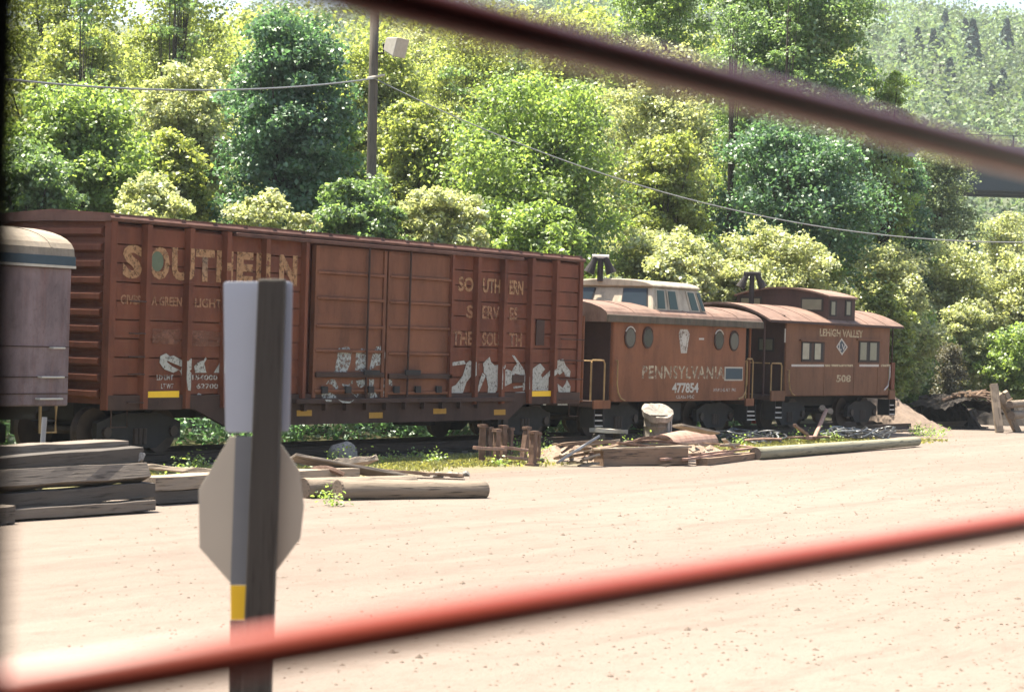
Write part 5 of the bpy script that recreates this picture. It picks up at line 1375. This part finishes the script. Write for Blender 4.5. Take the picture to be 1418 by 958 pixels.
# weeds along the sunny edge of the track
pts = []
for i in range(46):
    x = rng.uniform(24, 62); y = rng.uniform(25.4, 26.6) if i % 2 else rng.uniform(24.6, 26.0)
    k = rng.integers(30, 90); pts.append(np.stack([x + rng.normal(0, .14, k), y + rng.normal(0, .12, k), np.abs(rng.normal(0, .13, k)) + .02], 1))
for px, py in ((452, 690), (540, 640), (575, 634), (600, 637), (520, 642), (880, 640), (862, 643), (90, 706), (60, 712), (140, 707), (460, 700), (740, 640), (690, 645), (895, 610), (890, 600), (880, 605)):
    p = on_z(px, py, 0); k = 60; pts.append(np.stack([p.x + rng.normal(0, .13, k), p.y + rng.normal(0, .10, k), np.abs(rng.normal(0, .09, k)) + .02], 1))
P_ = np.concatenate(pts); n = len(P_)
tag(leaf_obj('weeds', P_, unit(rng.normal(size=(n, 3)) * .6 + [0, 0, 1]), rng.uniform(.04, .085, n), GREENS['bright'], rng=rng), 'scattered leafy weeds along the siding and around the scrap', 'weeds', kind='stuff')
# short grass along the siding
n = 26000
xx = rng.uniform(27, 58, n); yy = 23.0 + 3.4 * rng.beta(2.4, 1.5, n)
keep = (np.sin(xx * 1.3 + yy) + np.sin(xx * .45 - yy * 2.1) + rng.normal(0, .6, n)) > -.3
xx, yy = xx[keep], yy[keep]; n = len(xx)
zz = np.array([hmap(a, b) for a, b in zip(xx, yy)]) + .03
gn = unit(np.stack([rng.normal(size=n), rng.normal(size=n), rng.normal(0, .35, n)], 1))
GRASSM = leafmat('dry_grass', (0.21, 0.205, 0.075), .4, gloss=.04)
tag(leaf_obj('grass', np.stack([xx, yy, zz], 1), gn, rng.uniform(.04, .10, n), GRASSM, rng=rng), 'short dry yellow-green grass along the siding', 'grass', kind='stuff')
# pebbles on the yard
m = MB(); rg = random.Random(12)
for i in range(6500):
    y = 5 + 21 * rg.random() ** 1.2; x = y * rg.uniform(1.0, 2.9)
    s = rg.uniform(.005, .018) * (2.0 if rg.random() < .05 else 1); z = hmap(x, y)
    vs = [(x + s * rg.uniform(.7, 1.3) * math.cos(a), y + s * rg.uniform(.7, 1.3) * math.sin(a), z + s * .1) for a in (0, 1.26, 2.5, 3.77, 5.0)] + [(x + s * .2, y, z + s * rg.uniform(.5, .9)), (x, y, z - s)]
    m.add(vs, [(k, (k + 1) % 5, 5) for k in range(5)] + [((k + 1) % 5, k, 6) for k in range(5)])
PEB = plain('pebble_stone', (0.12, 0.09, 0.068), 0.9, 0, .5, 3)
tag(m.build('pebbles', PEB, fix=False), 'small stones scattered over the dirt yard', 'pebbles', kind='stuff')

# ---- far wood closing the view behind the single trees
rng = np.random.default_rng(21)
k = 1300
dep = rng.uniform(105, 150, k); pxs = rng.uniform(-80, 1180, k); tz = rng.uniform(0, 1, k)
cc = []
for d_, p_, t_ in zip(dep, pxs, tz):
    q = on_d(p_, 470, d_); ytop = 30 + 25 * math.sin(p_ * .011) * math.sin(p_ * .004 + 1)
    zmax = on_d(p_, ytop, d_).z
    cc.append((q.x, q.y, 1 + t_ * (zmax - 1)))
C, Nn = clump_leaves(np.array(cc), rng.uniform(1.0, 2.2, k), 120, rng, .6, .6)
tag(leaf_obj('far_wood', C, Nn, rng.uniform(.18, .36, len(C)), GREENS['yellow'], rng=rng), 'mass of hazy woodland behind the trees', 'woodland', kind='stuff')

# ---- hill
FL = Vector((Fw.x, Fw.y, 0)).normalized()
def hillz(d, l):
    base = max(0, min(1, (d - 230) / 350.0))
    r = 86 * base * (1 + .04 * math.sin(l * .012 + .5) + .025 * math.sin(l * .031)) - .02 * max(0, d - 580) * 2
    return r + 1.5 * math.sin(l * .06) * math.sin(d * .05)
hv = []; ld = list(range(200, 901, 20)); ll = list(range(-420, 561, 20))
for d in ld:
    for l in ll:
        p = FL * d + Rt * l; hv.append((p.x, p.y, hillz(d, l) - .5))
nl = len(ll)
hf = [(j * nl + i, j * nl + i + 1, (j + 1) * nl + i + 1, (j + 1) * nl + i) for j in range(len(ld) - 1) for i in range(nl - 1)]
HILLM = plain('hill_floor', (0.07, 0.085, 0.045), .95)
hm = MB(); hm.v = hv; hm.f = hf
tag(hm.build('hill', HILLM, fix=False, smooth=True), 'long wooded hill closing the valley', 'hill', kind='structure')
rng = np.random.default_rng(33)
CC, RR = [], []
for d in np.arange(255, 600, 7.0):
    for l in np.arange(-130, 165, 7.0):
        dd = d + rng.uniform(-3, 3); l2 = l + rng.uniform(-3, 3)
        px = 709 + FPX * l2 / dd
        if px < 330 or px > 1560: continue
        p = FL * float(dd) + Rt * float(l2); r = rng.uniform(2.4, 5.6); CC.append((p.x, p.y, hillz(dd, l2) + rng.uniform(3, 6.5) + r * .4)); RR.append(r)
CC = np.array(CC); RR = np.array(RR)
C, Nn = clump_leaves(CC, RR, 120, rng, .85, .6)
tt_ = np.repeat(rng.uniform(.45, 1.5, len(CC)), 120)
hl = leaf_obj('hill_forest', C, Nn, rng.uniform(.5, 1.2, len(C)), GREENS['hill'], rng=rng, tint=(.8, 1.2))
at = hl.data.attributes['tint']; buf = np.empty(len(C) * 16, np.float32); at.data.foreach_get('color', buf); buf = buf.reshape(-1, 4)
buf[:, :3] *= np.repeat(tt_, 4)[:, None]; at.data.foreach_set('color', buf.ravel())
tag(hl, 'hazy green forest covering the far hillside', 'forest', kind='stuff')
# darker conifers that stand out on the slope
for (px, py, w) in ((1308, 50, 18), (1336, 45, 12), (1270, 62, 14), (1292, 70, 16), (1303, 66, 10), (1346, 82, 26), (1393, 70, 22), (1315, 105, 14), (1388, 112, 12), (1372, 128, 12), (1310, 138, 10), (1249, 72, 12)):
    dd = 480 if py < 80 else 400
    # find the slope distance at which this pixel meets the hill
    for dd in range(255, 600, 3):
        p = on_d(px, py, dd); l2 = (px - CX) * dd / FPX
        if p.z <= hillz(dd, l2) + 7: break
    p = on_d(px, py, dd); rad = w / 2 * dd / FPX; rad *= 1.5; hgt = rad * 3.6
    gz = hillz(dd, (px - CX) * dd / FPX) - .5
    root = thing('conifer', 'dark conifer standing out on the hazy wooded hillside', 'conifer', (p.x, p.y, gz), 'dark conifers on the far hillside')
    n = 420; t = rng.uniform(0, 1, n); an = rng.uniform(0, 6.28, n); rr = rad * (1 - t) * rng.uniform(.6, 1.05, n) + .2
    zb = gz + 5
    Cn = np.stack([p.x + rr * np.cos(an), p.y + rr * np.sin(an), zb + t * hgt], 1)
    leaf_obj('crown', Cn, unit(np.stack([np.cos(an), np.sin(an), np.full(n, .8)], 1) + rng.normal(0, .3, (n, 3))), rng.uniform(.7, 1.4, n), GREENS['hilldark'], root, rng=rng)
    MB().tube([(p.x, p.y, gz), (p.x, p.y, zb + hgt * .8)], [.35, .08], 6).build('trunk', BARK, root)

# ---- haze over the valley
hz = MB().box(-130, 1310, -210, 1010, -1.6, 145).build('haze', None)
hm_, nt, p, o = newmat('haze_volume')
nt.nodes.remove(p)
pv = nt.nodes.new('ShaderNodeVolumePrincipled')
pv.inputs['Color'].default_value = (0.86, 0.93, 1.0, 1)
pv.inputs['Density'].default_value = 0.00018
pv.inputs['Anisotropy'].default_value = 0.3
nt.links.new(pv.outputs[0], o.inputs['Volume'])
hz.data.materials.clear(); hz.data.materials.append(hm_)
tag(hz, 'thin pale summer haze filling the valley air', 'haze', kind='stuff')
